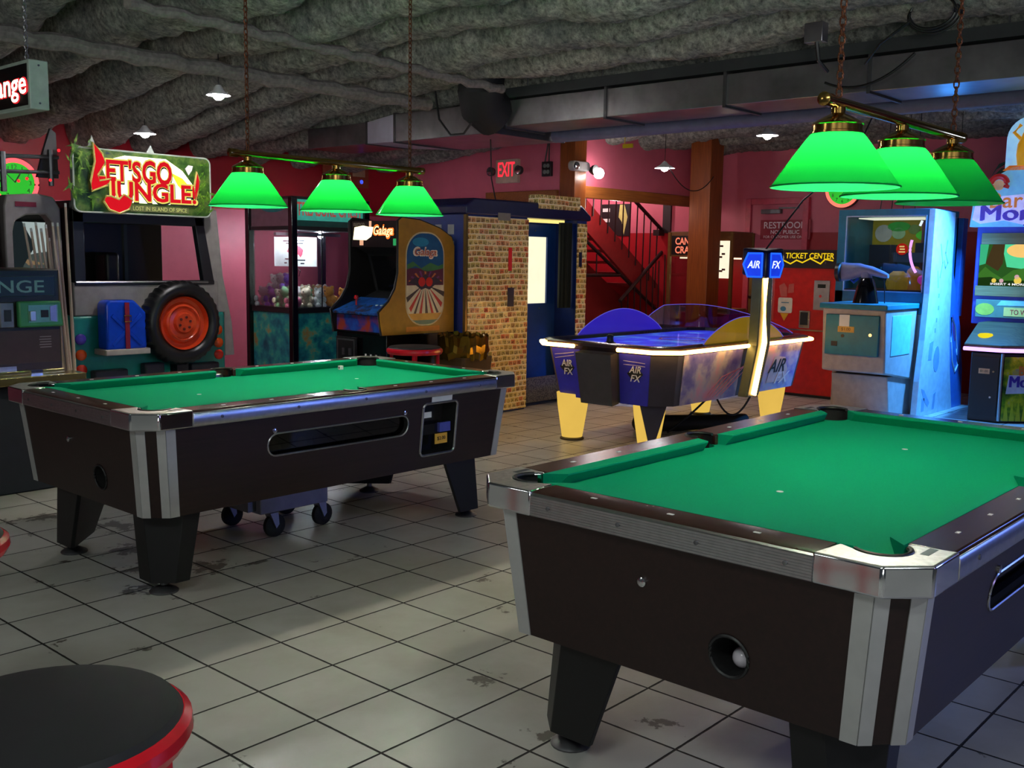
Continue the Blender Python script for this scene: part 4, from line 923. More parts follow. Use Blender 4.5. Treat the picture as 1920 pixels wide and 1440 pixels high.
    for q in ([(-.46, .25), (-.43, .33), (-.40, .25)], [(.0, .235), (.04, .30), (.07, .235)]): MB().poly(S, q, .0, .01).build('sign_peak', M('frosted_edge', (170, 180, 170), .3), bk, smooth=False)
    MB().poly(S, [(.33, .14), (.36, .17), (.40, .165), (.39, .13), (.36, .09)], .01, .014).build('sign_palm', WHITE, bk, smooth=False)
jungle_ride()

def driving_game():
    D = thing('driving_game_cabinet', 'grey hooded driving game behind the pool cues, left of the jeep game', 'arcade cabinet', (3.3, 7.9, 0))
    F = FV(0, 7.66, 0); GH = M('grey_hood', (140, 132, 130), .4)
    pts = [(3.10, .1), (3.16, .1), (3.16, 1.62), (3.18, 1.70), (3.26, 1.74), (3.40, 1.75), (3.44, 1.70), (3.46, .1), (3.54, .1), (3.51, 1.80), (3.46, 1.88), (3.34, 1.90), (3.12, 1.88), (3.10, 1.80)]
    MB().poly(F, pts, -.12, 0).build('hood', GH, D, bevel=.012)
    MB().rect(F, 3.18, 3.33, 1.80, 1.835, 0, .006).build('red_badge', M('dark_red_badge', (120, 16, 36), .4), D)
    MB().rect(F, 3.07, 3.51, .0, 1.0, -.7, -.13).build('base', BLACKM, D)
    MB().rect(F, 3.16, 3.46, 1.02, 1.30, -.6, -.12).build('dash', BLACK, D, bevel=.02)
    D2 = thing('simulator_screen', 'screen showing pale sky and hills, glimpsed between the pool cues and the jeep game', 'screen', (3.9, 9.0, 0))
    MB().box(3.55, 4.30, 8.80, 9.25, 0, 1.80).build('screen_housing', BLACKM, D2, bevel=.01)
    Sc = FV(0, 8.80, 0)
    sc = MB().rect(Sc, 3.60, 4.24, 1.25, 1.72, 0, .004).build('screen', GLOW('screen_sky', (206, 224, 222), .55), D2, smooth=False)
    MB().poly(Sc, [(3.60, 1.25), (4.24, 1.25), (4.24, 1.50), (4.0, 1.49), (3.8, 1.46), (3.60, 1.40)], .004, .006).build('screen_hills', GLOW('screen_grey_green', (96, 108, 104), .4), sc, smooth=False)
    MB().poly(Sc, [(3.60, 1.25), (4.24, 1.25), (4.24, 1.36), (3.9, 1.33), (3.60, 1.30)], .006, .008).poly(Sc, [(3.68, 1.42), (3.9, 1.37), (3.74, 1.36)], .006, .008).build('screen_sand', GLOW('screen_sand', (170, 140, 104), .5), sc, smooth=False)
    MB().poly(Sc, [(3.60, 1.25), (3.60, 1.72), (3.70, 1.72), (3.80, 1.52), (3.70, 1.36), (3.66, 1.25)], .008, .010).build('screen_cliff', GLOW('screen_cliff', (48, 60, 64), .35), sc, smooth=False)
    rb = MB()
    for z in (2.04, 2.15): rb.tube([F(3.06, z, .02), F(3.50, z + .02, .02)], .014, 8)
    rb.tube([F(3.44, 1.96, .02), F(3.44, 2.22, .02)], .02, 8).tube([F(3.10, 1.90, .02), F(3.10, 2.18, .02)], .022, 8)
    rb.build('rail_bars', STEEL, D)
    for a, z in ((3.20, 1.98), (3.26, 2.0), (3.43, 2.0), (3.50, 2.22)): MB().sphere(F(a, z, .03), .012, 8, 6).build('red_lamp', GLOW('red_pilot', (255, 40, 50), 1.6), D)
    MB().poly(F, [(3.36, 2.02), (3.52, 2.02), (3.51, 2.35), (3.47, 2.38), (3.41, 2.2)], -.06, -.03).build('back_wing', M('dark_wing', (60, 58, 60), .5), D)
driving_game()
B = thing('blue_screen_game', 'dark arcade cabinet with a blue lit screen, behind the change machine', 'arcade cabinet', (2.85, 7.75, 0))
MB().box(2.60, 3.04, 7.62, 8.3, 0, 1.95).build('cabinet', BLACKM, B, bevel=.01)
F = FV(0, 7.62, 0); sc = MB().rect(F, 2.66, 3.02, 1.33, 1.66, 0, .006).build('screen', GLOW('screen_night_blue', (16, 40, 84), .5), B, smooth=False)
MB().rect(F, 2.93, 2.97, 1.38, 1.46, .006, .009).build('screen_spark', GLOW('screen_spark_blue', (60, 150, 255), 3), sc, smooth=False)
MB().rect(F, 2.66, 3.02, 1.33, 1.41, .006, .008).build('screen_ground', GLOW('screen_ground', (110, 90, 80), .4), sc, smooth=False)

# ------------------------------------------------------------------ change machine and sign
def change_machine():
    K = thing('change_machine', 'dark change machine with a green bill slot plate and gold coin tray', 'change machine', (2.58, 6.65, 0))
    F = FV(0, 6.38, 0)
    MB().rect(F, 2.20, 2.90, .66, 1.375, -.50, 0).build('cabinet', M('machine_black', (26, 24, 26), .4), K, bevel=.012)
    MB().rect(F, 2.14, 2.97, 0, .66, -.55, .02).build('stand', M('stand_navy', (24, 30, 44), .6), K, bevel=.008)
    h = MB().rect(F, 2.22, 2.87, 1.205, 1.335, 0, .006).build('header_plate', M('green_black_plate', (20, 36, 36), .35), K)
    MB().tube([F(a, b, .007) for a, b in ((2.225, 1.21), (2.865, 1.21), (2.865, 1.33), (2.225, 1.33))], .002, 4, closed=True).build('plate_line', ALU, h)
    text('CHANGE', F, 2.51, 1.268, M('pale_teal_ink', (130, 168, 164), .4), h, w=.58, h=.076, d=.006, off=.01)
    g = MB().poly(F, [(2.625, 1.02), (2.90, 1.02), (2.885, 1.18), (2.625, 1.18)], 0, .045).build('bill_slot_plate', M('leaf_green_plate', (60, 140, 84), .35), K, bevel=.012)
    MB().rect(F, 2.68, 2.86, 1.05, 1.155, .045, .05).build('slot_bezel', M('pale_green_metal', (110, 156, 130), .3, .5), g)
    MB().rect(F, 2.755, 2.80, 1.08, 1.125, .05, .054).build('slot_mouth', BLACK, g)
    MB().rect(F, 2.685, 2.72, 1.06, 1.12, .05, .065).build('slot_lever', ALU, g, bevel=.003)
    MB().poly(F, [(2.81, 1.06), (2.85, 1.05), (2.85, 1.155), (2.81, 1.145)], .05, .056).build('slot_cheek', M('lilac_metal', (150, 150, 190), .3, .4), g)
    k = MB().rect(F, 2.52, 2.605, 1.02, 1.175, 0, .03).build('coin_plate', STEEL, K, bevel=.006); MB().rect(F, 2.545, 2.585, 1.06, 1.13, .03, .034).build('coin_mouth', BLACK, k)
    MB().rect(F, 2.22, 2.885, .76, 1.0, 0, .008).build('door_panel', M('maroon_brown_panel', (64, 44, 48), .5), K)
    pr = MB()
    for i in range(5): pr.rect(F, 2.76 - .004 * (i % 2), 2.83, .955 - .016 * i, .960 - .016 * i, .008, .0095)
    pr.build('small_print', M('print_grey', (150, 140, 140), .5), K)
    MB().rect(F, 2.22, 2.89, .74, .80, .008, .012).build('lower_band', M('violet_brown_band', (50, 38, 54), .5), K)
    MB().rect(F, 2.50, 2.61, .755, .785, .012, .016).build('band_plate', ALU, K)
    gd = M('worn_gold_metal', (190, 174, 116), .2, .85)
    tr = MB().rect(F, 2.18, 2.875, .735, .762, .02, .09).build('tray_back', gd, K, bevel=.004)
    MB().rect(F, 2.12, 2.97, .685, .735, .0, .17).build('coin_tray', gd, K, bevel=.004)
    MB().rect(F, 2.66, 2.73, .735, .765, .02, .10).build('tray_mouth', CHROME, K)
change_machine()
def change_sign():
    S = thing('hanging_sign', 'hanging light box sign with glowing white letters on black, above the change machine', 'sign', (2.60, 6.5, 2.4))
    y0, y1, x0, x1, z0, z1 = 6.0, 7.2, 2.60, 2.71, 2.285, 2.56
    MB().box(x0, x1, y0, y1, z0, z1).build('sign_box', M('pale_green_metal_box', (170, 186, 174), .5), S, bevel=.006)
    F = FU(x0, (y0 + y1) / 2, (z0 + z1) / 2)
    f = MB().rect(F, -.57, .575, -.115, .115, 0, .004).build('sign_face', M('sign_black', (12, 12, 14), .4), S, smooth=False)
    text('Change', F, .235, -.005, GLOW('letter_red_edge', (240, 40, 50), 1.0), f, w=.70, h=.185, d=.004, off=.035)
    text('Change', F, .235, -.005, GLOW('letter_white_light', (255, 246, 214), 2.4), f, w=.67, h=.17, d=.007, off=.012)
    for y in (6.15, 7.0): chain('hanging_chain', (2.655, y, 2.555), (2.655, y, 3.0), S, M('grey_chain', (140, 140, 144), .4, .6))
    G = FV((x0 + x1) / 2, y0, 0)
    for z in (2.32, 2.53): MB().disc(G, 0, z, .006, 0, .003, 8).build('screw_head', STEEL, S)
change_sign()

# ------------------------------------------------------------------ cue sticks in a rack
R_ = thing('cue_rack', 'low dark floor stand holding the pool cues beside the change machine', 'rack', (3.06, 6.72, 0))
MB().box(2.99, 3.20, 6.62, 6.86, 0, .10).build('rack_base', LAM, R_, bevel=.006)
cues = [(79, 434), (92, 444), (97, 434), (108, 445), (114, 437), (121, 461), (124, 434), (133, 434), (145, 398)]
for k, (du, h) in enumerate([(-.175, 1.66), (-.125, 1.63), (-.10, 1.67), (-.06, 1.63), (-.035, 1.655), (-.01, 1.57), (.01, 1.67), (.05, 1.67), (.10, 1.80)]):
    b = V((3.045 + .013 * k, 6.70 + .016 * (k % 3), .10)); t = V((3.04 + du, 6.78 + .015 * (k % 2), h)); d = (t - b)
    q = thing('cue_stick', '', 'cue stick', tuple(b), 'pool cues leaning beside the change machine')
    MB().tube([b, b + d * .33], [.0145, .012], 10).build('cue_butt', M('cue_butt_brown', (92, 60, 44), .3), q)
    MB().tube([b + d * .33, b + d * .985], [.012, .0075], 10).build('cue_shaft', CUEW, q)
    MB().tube([b + d * .985, t], [.0075, .0072], 10).build('ferrule', WHITE, q)
    q['label'] = 'tallest pale pool cue, standing clear of the others nearest the jeep game' if k == 8 else 'shortest pale pool cue in the cluster' if k == 5 else 'pale wooden pool cue leaning in the cluster by the change machine'

# ------------------------------------------------------------------ neon clocks
def neon_clock(F, label, red):
    K = thing('neon_clock', label, 'clock', tuple(F.O))
    MB().disc(F, 0, 0, .235, -.05, 0, 40).build('clock_case', BLACK, K)
    MB().disc(F, 0, 0, .185, 0, .004, 40).build('dial', GLOW('clock_green_dial', (60, 215, 60), .75), K, smooth=False)
    MB().tube([F(.205 * math.cos(2 * PI * k / 48), .205 * math.sin(2 * PI * k / 48), .012) for k in range(48)], .021, 8, closed=True).build('neon_ring', GLOW(*red), K)
    for h in range(1, 13):
        a = PI / 2 - h * PI / 6; text(str(h), F, .145 * math.cos(a), .145 * math.sin(a), BLACK, K, h=.042, d=.004, name='numeral')
    MB().stroke(F, [(0, 0), (.05, .08)], .012, .006, .009).stroke(F, [(0, 0), (-.09, .09)], .008, .009, .011).build('hands', BLACK, K, smooth=False)
neon_clock(FU(12.26, 5.50, 2.385), 'round green clock with a pink neon ring, half hidden by the nearest green lamp', ('neon_pink', (255, 120, 100), 1.4))
neon_clock(FV(4.22, 10.15, 2.125), 'round green clock with a red neon ring on the red-lit wall', ('neon_red', (255, 70, 74), 3.0))

# ------------------------------------------------------------------ exit sign, emergency light, outlet, papers
E_ = thing('exit_sign', 'red lettered exit sign box on the pink wall', 'sign', (9.33, 8.40, 2.52))
F = FU(9.27, 8.40, 2.515)
MB().rect(F, -.175, .175, -.14, .14, -.06, 0).build('sign_box', M('cream_box', (196, 170, 150), .5), E_, bevel=.008)
text('EXIT', F, .0, .02, GLOW('exit_red', (255, 44, 60), 1.5), E_, w=.27, h=.17, d=.001, off=.012)
for s in (-1, 1):
    hd = MB().lathe(F(s * .225, .0, .03), [(.02, .06), (.05, .03), (.055, -.02), (.05, -.025)], 16, axis='x').build('lamp_head', DARKG, E_); MB().lathe(F(s * .225, 0, .055), [(.045, 0), (.02, -.006)], 14, axis='x').build('lamp_lens', CHROME, hd)
L_ = thing('emergency_light', 'white emergency light unit on the timber post with one glowing head', 'emergency light', (9.36, 7.36, 2.52))
F = FV(9.40, 7.40, 2.53)
MB().poly(F, rrect(-.20, .12, -.055, .055, .05), 0, .08).build('unit_body', M('unit_grey', (190, 180, 176), .4), L_, bevel=.01)
MB().lathe(F(-.14, 0, .08), [(.045, 0), (.04, -.015), (.02, -.02)], 16, axis='y').build('lamp_lens', CHROME, L_)
MB().lathe(F(.17, -.03, .10), [(.03, .06), (.055, .02), (.06, -.02)], 16, axis='y').build('lamp_head', DARKG, L_)
MB().sphere(F(.215, -.065, .13), .062, 16, 10).build('glowing_lamp', GLOW('emergency_white', (255, 250, 246), 60), L_)
o = MB().box(9.285, 9.33, 7.72, 7.86, 2.43, 2.60).build('outlet_box', M('outlet_dark', (30, 24, 26), .4), bevel=.006); tag(o, 'dark outlet box with conduits on the wall beside the timber post', 'outlet')
G = FU(9.285, 7.79, 2.515)
for b in (-.035, .035): MB().disc(G, -.02, b, .024, 0, .004, 12).disc(G, .03, b, .024, 0, .004, 12).build('socket', M('socket_grey', (110, 116, 110), .4), o)
o2 = MB().tube([(9.30, 7.76, 2.60), (9.30, 7.76, 2.95)], .009, 6).tube([(9.30, 7.82, 2.60), (9.30, 7.78, 2.80), (9.30, 7.74, 2.98)], .009, 6).build('conduit', M('conduit_dark', (70, 60, 60), .5)); tag(o2, 'pair of thin conduits rising from the outlet box to the ceiling', 'conduit')
N_ = thing('notice_board', 'orange red notice board with pale papers high on the far pink wall', 'notice', (8.15, 10.2, 2.4))
F = FV(8.2, 10.19, 2.55)
MB().rect(F, -.30, .42, -.22, .22, 0, .02).build('board', M('burnt_orange_board', (150, 60, 30), .5), N_)
for a, b in ((-.10, -.06), (.16, .03)): MB().rect(F, a, a + .2, b - .12, b + .12, .02, .024).build('paper', M('aged_paper', (190, 150, 120), .6), N_)
MB().disc(F, .30, -.15, .025, .024, .03, 10).build('blue_pilot', GLOW('blue_pilot', (60, 80, 255), 1.5), N_)

# ------------------------------------------------------------------ reflector pendant lamps
def pendant(p, label, r, power, off=False, tilt=0):
    x, y, z = p; K = thing('pendant_lamp', label, 'lamp', p)
    sh = MB().lathe((x, y, z), [(.018, .07), (.03, .055), (.5 * r, .03), (r, 0), (r * 1.02, -.004)], 24, cap=False).build('reflector', M('white_enamel_reflector', (226, 226, 226), .3), K)
    MB().tube([(x, y, z + .06), (x + .005, y, z + .4), (x, y, 3.12)], .004, 5).build('flex', BLACK, K)
    MB().lathe((x, y, z), [(.014, .06), (.022, .045), (.022, .06)], 12).build('holder', BLACK, K)
    MB().sphere((x, y, z + .005), .045, 14, 8).build('bulb', GLOW('pendant_dim', (230, 226, 210), .6) if off else GLOW('pendant_white_%g' % power, (255, 250, 252), power), K)
pendant((4.30, 6.76, 2.64), 'small white reflector lamp under the lagged pipe, left of the duct', .085, 620)
pendant((4.83, 8.80, 2.55), 'small white reflector lamp shining above the jungle sign', .095, 260)
pendant((9.75, 6.46, 2.50), 'bare bulb reflector lamp glowing before the pink upper wall', .11, 200)
pendant((8.95, 4.79, 2.67), 'white reflector lamp near the nearest green shade', .10, 180)
pendant((10.55, 3.55, 2.25), 'dim dome lamp behind the farthest of the large green shades', .09, 1, True)

# ------------------------------------------------------------------ ducts and pipes under the ceiling
def duct():
    D = thing('air_duct', 'long galvanised air duct with cross seams hanging under the ceiling', 'duct', (6.8, 2, 2.7))
    n = 9; ys = [5.95 - i * 1.05 for i in range(n + 1)]
    for a, b in zip(ys, ys[1:]): MB().box(6.55, 7.05, b + .004, a - .004, 2.585, 2.80).build('duct_section', GALV, D, bevel=.004)
    for y in ys: MB().box(6.535, 7.065, y - .012, y + .012, 2.57, 2.815).build('seam_flange', M('seam_dark', (90, 90, 92), .45, .8), D)
    Df = MB().loft([[V((6.55, y, 2.82)), V((6.55, y, 2.90)), V((7.05, y, 2.90)), V((7.05, y, 2.82))] for y in (-3.4, 5.95)]).build('duct_wrap', M('duct_tape_dark', (44, 46, 48), .7), D, smooth=False)
duct()
def duct2():
    D = thing('branch_duct', 'wider branch duct with a bright bare metal end panel over the claw machine', 'duct', (6.9, 7.5, 2.7))
    MB().box(6.55, 7.45, 6.05, 7.35, 2.545, 2.80).build('duct_section', GALV, D, bevel=.004)
    MB().loft([[V((6.55, 7.352, 2.545)), V((7.45, 7.352, 2.545)), V((7.45, 7.352, 2.80)), V((6.55, 7.352, 2.80))], [V((6.72, 7.95, 2.58)), V((7.3, 7.95, 2.58)), V((7.3, 7.95, 2.785)), V((6.72, 7.95, 2.785))]]).build('transition_piece', GALVL, D, smooth=False)
    MB().box(6.72, 7.3, 7.95, 8.9, 2.58, 2.785).build('duct_section', GALV, D, bevel=.004)
    for y in (6.05, 7.35, 7.95): MB().box(6.54 if y < 7.5 else 6.71, 7.46 if y < 7.5 else 7.31, y - .012, y + .012, 2.535 if y < 7.5 else 2.57, 2.81 if y < 7.5 else 2.795).build('seam_flange', M('seam_dark', (90, 90, 92), .45, .8), D)
duct2()
o = MB().tube([(7.25, -3.6, 2.60), (7.25, 5.98, 2.58)], .065, 12).build('water_pipe', M('slate_pipe', (92, 92, 120), .5)); tag(o, 'slate coloured pipe running along the far side of the main air duct', 'pipe')
o = MB().tube([(7.62, -3.6, 2.70), (7.62, 7.6, 2.68)], .085, 12).build('drain_pipe', M('dark_pipe', (40, 38, 42), .6)); tag(o, 'dark drain pipe behind the slate pipe below the ceiling', 'pipe')
o = MB().tube([(6.36, 6.05, 3.05), (6.36, 6.06, 2.86), (6.40, 6.08, 2.76), (6.55, 6.08, 2.70)], .20, 20).build('round_duct_elbow', M('black_insulated_elbow', (20, 20, 22), .7)); tag(o, 'black round duct elbow bending into the air duct', 'duct')
for k, (y, lab) in enumerate(((5.72, 'thin hanger rod nearest the black round elbow'), (4.95, 'thin hanger rod, second from the black elbow'), (4.0, 'thin hanger rod third from the black elbow'), (3.02, 'thin hanger rod behind the rusty lamp chain'), (1.98, 'thin hanger rod at the end nearest the coiled cable'))):
    o = MB().tube([(6.56, y, 2.86), (6.56, y, 3.12)], .006, 6).build('hanger_rod', STEEL); tag(o, lab + ', holding up the duct', 'rod', 'hanger rods of the air duct')
o = MB().tube([(6.30, 6.55, 2.90), (6.30, 6.50, 2.66), (6.30, 6.36, 2.52), (6.30, 6.20, 2.52), (6.30, 6.05, 2.66)], .009, 6).build('cable_loop', BLACK); tag(o, 'black cable hanging in a loop beside the duct elbow', 'cable')
LAG = M('grey_pipe_lagging', (120, 114, 108), .9, 0, .3, 30, bump=.6)
for p0, p1, r, lab in (((1.6, 6.63, 2.80), (6.35, 6.68, 2.80), .055, 'thick grey lagged pipe crossing the ceiling joists above the jungle sign'), ((2.4, 6.93, 2.86), (6.3, 6.95, 2.86), .02, 'thin grey pipe running beside the thick lagged pipe'), ((3.0, 5.62, 2.88), (6.4, 5.85, 2.86), .035, 'grey lagged pipe crossing the joists nearest the black duct elbow')):
    pts = [V(p0).lerp(V(p1), k / 40) + V((0, .012 * math.sin(k * 1.3), .010 * math.sin(k * 2.1))) for k in range(41)]
    o = MB().tube(pts, [r * (1 + .10 * math.sin(k * 2.7)) for k in range(41)], 10).build('lagged_pipe', LAG); tag(o, lab, 'pipe')
cl = MB()
for k in range(3): cl.tube([(6.15 + .02 * k, 2.28 + (.13 + .012 * k) * math.cos(2 * PI * i / 28), 2.93 + (.09 + .01 * k) * math.sin(2 * PI * i / 28)) for i in range(28)], .008, 6, closed=True)
cl.tube([(6.15, 2.40, 2.90), (6.2, 2.6, 2.80), (6.35, 2.75, 2.72)], .008, 6)
o = cl.build('cable_coil', BLACK); tag(o, 'coil of black cable hung on the ceiling above the green lamps', 'cable')
o = MB().tube(sag((6.5, 3.08, 2.66), (6.5, 2.50, 2.78), .10), .009, 6).build('slack_cable', BLACK); tag(o, 'black cable drooping across the face of the air duct', 'cable')
bx = thing('junction_box', 'grey junction box on the ceiling left of the rusty chain', 'junction box', (6.1, 2.95, 2.9))
MB().box(6.05, 6.13, 2.90, 3.02, 2.83, 2.95).build('box_body', GALV, bx, bevel=.004); MB().tube([(6.06, 2.94, 2.83), (6.08, 2.93, 2.72), (6.15, 2.9, 2.66)], .012, 6).build('drop_cable', BLACK, bx)
o = MB().tube([(4.9, .85, 2.95), (4.9, .83, 2.2), (4.92, .62, 1.62), (4.95, .45, 1.3)], .006, 6).build('black_cable', BLACK); tag(o, 'thin black cord hanging down beside the farthest large green shade', 'cord')
o = MB().tube([(7.70, 4.11, 1.56), (8.1, 3.98, 2.0), (8.5, 3.75, 2.35), (8.8, 3.6, 3.0)], .007, 6).build('scoreboard_cord', BLACK); tag(o, 'black cord running up from the blue scoreboard to the ceiling', 'cord')
o = MB().tube(sag((9.8, 6.44, 2.52), (11.3, 6.76, 2.52), .22), .006, 6).build('lamp_lead', BLACK); tag(o, 'thin lead drooping from the bare bulb lamp to the timber pillar', 'cord')
o = MB().tube([(6.9, 6.45, 2.55), (6.95, 6.48, 2.2), (7.05, 6.52, 2.02)], .006, 6).build('booth_cord', BLACK); tag(o, 'thin cord dropping to the roof of the photo booth', 'cord')

# ------------------------------------------------------------------ candy crane behind the pillar
def candy_crane():
    K = thing('candy_crane', 'candy crane with glass sides and a pink lettered dark sign, half behind the timber pillar', 'claw machine', (11.95, 7.2, 0))
    x0, x1, y0, y1 = 11.72, 12.26, 6.70, 7.64
    wd = M('crane_brown', (120, 78, 40), .4)
    MB().box(x0, x1, y0, y1, 0, .80).build('base', M('crane_red', (150, 26, 32), .4), K, bevel=.008)
    for x, y in ((x0, y0), (x0, y1), (x1, y0), (x1, y1)): MB().box(x - .02, x + .02, y - .02, y + .02, .8, 1.85).build('corner_post', M('aged_brass', (140, 110, 60), .35, .6), K)
    MB().box(x0, x1, y0, y1, 1.53, 1.86).build('header_box', wd, K, bevel=.008)
    F = FU(x0 - .001, 7.17, 1.68)
    f = MB().rect(F, -.44, -.02, -.125, .125, 0, .006).build('header_sign', M('sign_black', (12, 12, 14), .4), K, smooth=False)
    pk = GLOW('candy_pink', (255, 130, 100), 1.1)
    text('CANDY', F, -.20, .055, pk, f, w=.36, h=.095, d=.006, off=.02); text('CRANE', F, -.20, -.06, pk, f, w=.36, h=.095, d=.006, off=.02)
    MB().rect(F, .22, .44, -.15, .06, .0, .01).rect(F, .22, .44, -.42, -.15, .0, .01).build('lit_notice', GLOW('notice_white', (255, 240, 210), 1.1), K, smooth=False)
    mk = MB()
    for a, b in ((.30, .0), (.33, -.10), (.29, -.14), (.34, -.30), (.30, -.32)): mk.rect(F, a, a + .05, b - .02, b + .004, .01, .012)
    mk.build('notice_marks', M('notice_ink', (90, 30, 30), .5), K, smooth=False)
    MB().rect(F, -.45, .20, -.86, -.16, -.004, 0).rect(F, .2, .45, -.86, -.44, -.004, 0).build('glass_pane', GLS, K, smooth=False)
    MB().box(x0 + .04, x1 - .04, y0 + .04, y1 - .04, .80, .86).build('candy_bed', M('candy_bed', (160, 120, 80), .5), K)
    MB().tube([(x0 + .3, 7.4, 1.53), (x0 + .3, 7.4, 1.30)], .01, 8).lathe((x0 + .3, 7.4, 1.18), [(.06, 0), (.05, .06), (.02, .12)], 14).build('claw', CHROME, K)
    MB().box(x0 + .1, x1 - .1, y0 + .1, y1 - .1, 1.505, 1.525).build('lamp_panel', GLOW('crane_lamp', (255, 226, 190), 1.6), K)
candy_crane()

# ------------------------------------------------------------------ ticket center
def ticket_center():
    K = thing('ticket_redemption_machine', 'red ticket machine with a black and yellow header next to the teal gun game', 'ticket machine', (10.85, 5.05, 0))
    x0, y0, y1 = 10.55, 4.735, 5.50
    red = M('ticket_red', (206, 30, 26), .28)
    MB().box(x0, 11.2, y0, y1, .03, 1.45).build('cabinet', red, K, bevel=.01); MB().box(x0 + .02, 11.2, y0 + .02, y1 - .02, 0, .04).build('plinth', BLACK, K)
    F = FU(x0, (y0 + y1) / 2, 0)
    hd = MB().rect(F, -.385, .385, 1.42, 1.62, -.5, .03).build('header', M('header_dark', (40, 24, 24), .35), K, bevel=.006)
    ye = GLOW('ticket_yellow', (250, 214, 30), .85)
    text('TICKET CENTER', F, .06, 1.555, ye, hd, w=.56, h=.062, d=.031, off=.012, shear=.1)
    MB().stroke(F, [(-.24, 1.50), (-.16, 1.465), (-.09, 1.505), (-.02, 1.48), (.07, 1.525), (.19, 1.47), (.24, 1.52), (.33, 1.505)], .014, .031, .034).build('zigzag', ye, hd, smooth=False)
    MB().disc(F, -.29, 1.53, .05, .031, .034, 14).rect(F, -.335, -.25, 1.455, 1.51, .031, .036).build('header_figure', M('cream_figure', (226, 214, 170), .4, emit=.3), hd, smooth=False)
    for a in (-.385, .37): MB().rect(F, a, a + .018, .75, 1.60, .0, .03).build('edge_trim', CHROME, K, bevel=.003)
    MB().rect(F, -.37, .37, .735, .750, 0, .014).build('door_strip', CHROME, K)
    p = MB().rect(F, .12, .30, .97, 1.29, 0, .014).build('reader_plate', M('reader_grey', (170, 162, 156), .4, .3), K, bevel=.004)
    MB().rect(F, .165, .255, 1.21, 1.25, .014, .017).build('reader_display', M('display_black', (20, 30, 22), .3), p); MB().disc(F, .20, 1.12, .016, .014, .018, 10).build('reader_button', M('reader_red', (200, 40, 40), .4), p)
    s = MB().rect(F, -.03, .095, .765, .955, 0, .03).build('ticket_slot', CHROME, K, bevel=.005); MB().rect(F, -.012, .075, .80, .94, .03, .034).build('slot_mouth', BLACK, s)
    n = MB().poly(F, rrect(-.30, -.13, .92, 1.09, .02), 0, .005).build('instruction_label', M('label_cream', (224, 214, 190), .5), K, smooth=False)
    MB().poly(F, [(-.27, .915), (-.17, .915), (-.22, .83)], 0, .005).build('yellow_arrow', M('arrow_yellow', (236, 170, 30), .5), K, smooth=False)
    MB().disc(F, -.235, .965, .035, .005, .007, 12, ry=.028).rect(F, -.26, -.17, 1.03, 1.04, .005, .007).build('label_picture', M('label_teal', (70, 130, 150), .5), n, smooth=False)
    MB().poly(F, [(-.27, 1.10), (-.20, 1.10), (-.20, 1.20), (-.24, 1.25), (-.30, 1.22)], 0, .004).poly(F, [(-.19, 1.14), (-.12, 1.15), (-.12, 1.25), (-.18, 1.24)], 0, .004).build('ghost_print', M('dusky_pink_print', (196, 90, 76), .5), K, smooth=False)
    for z in (.62, .66): MB().rect(F, -.26, -.15, z, z + .012, 0, .003).build('vent_slot', M('slot_dark_red', (90, 10, 12), .5), K)
ticket_center()

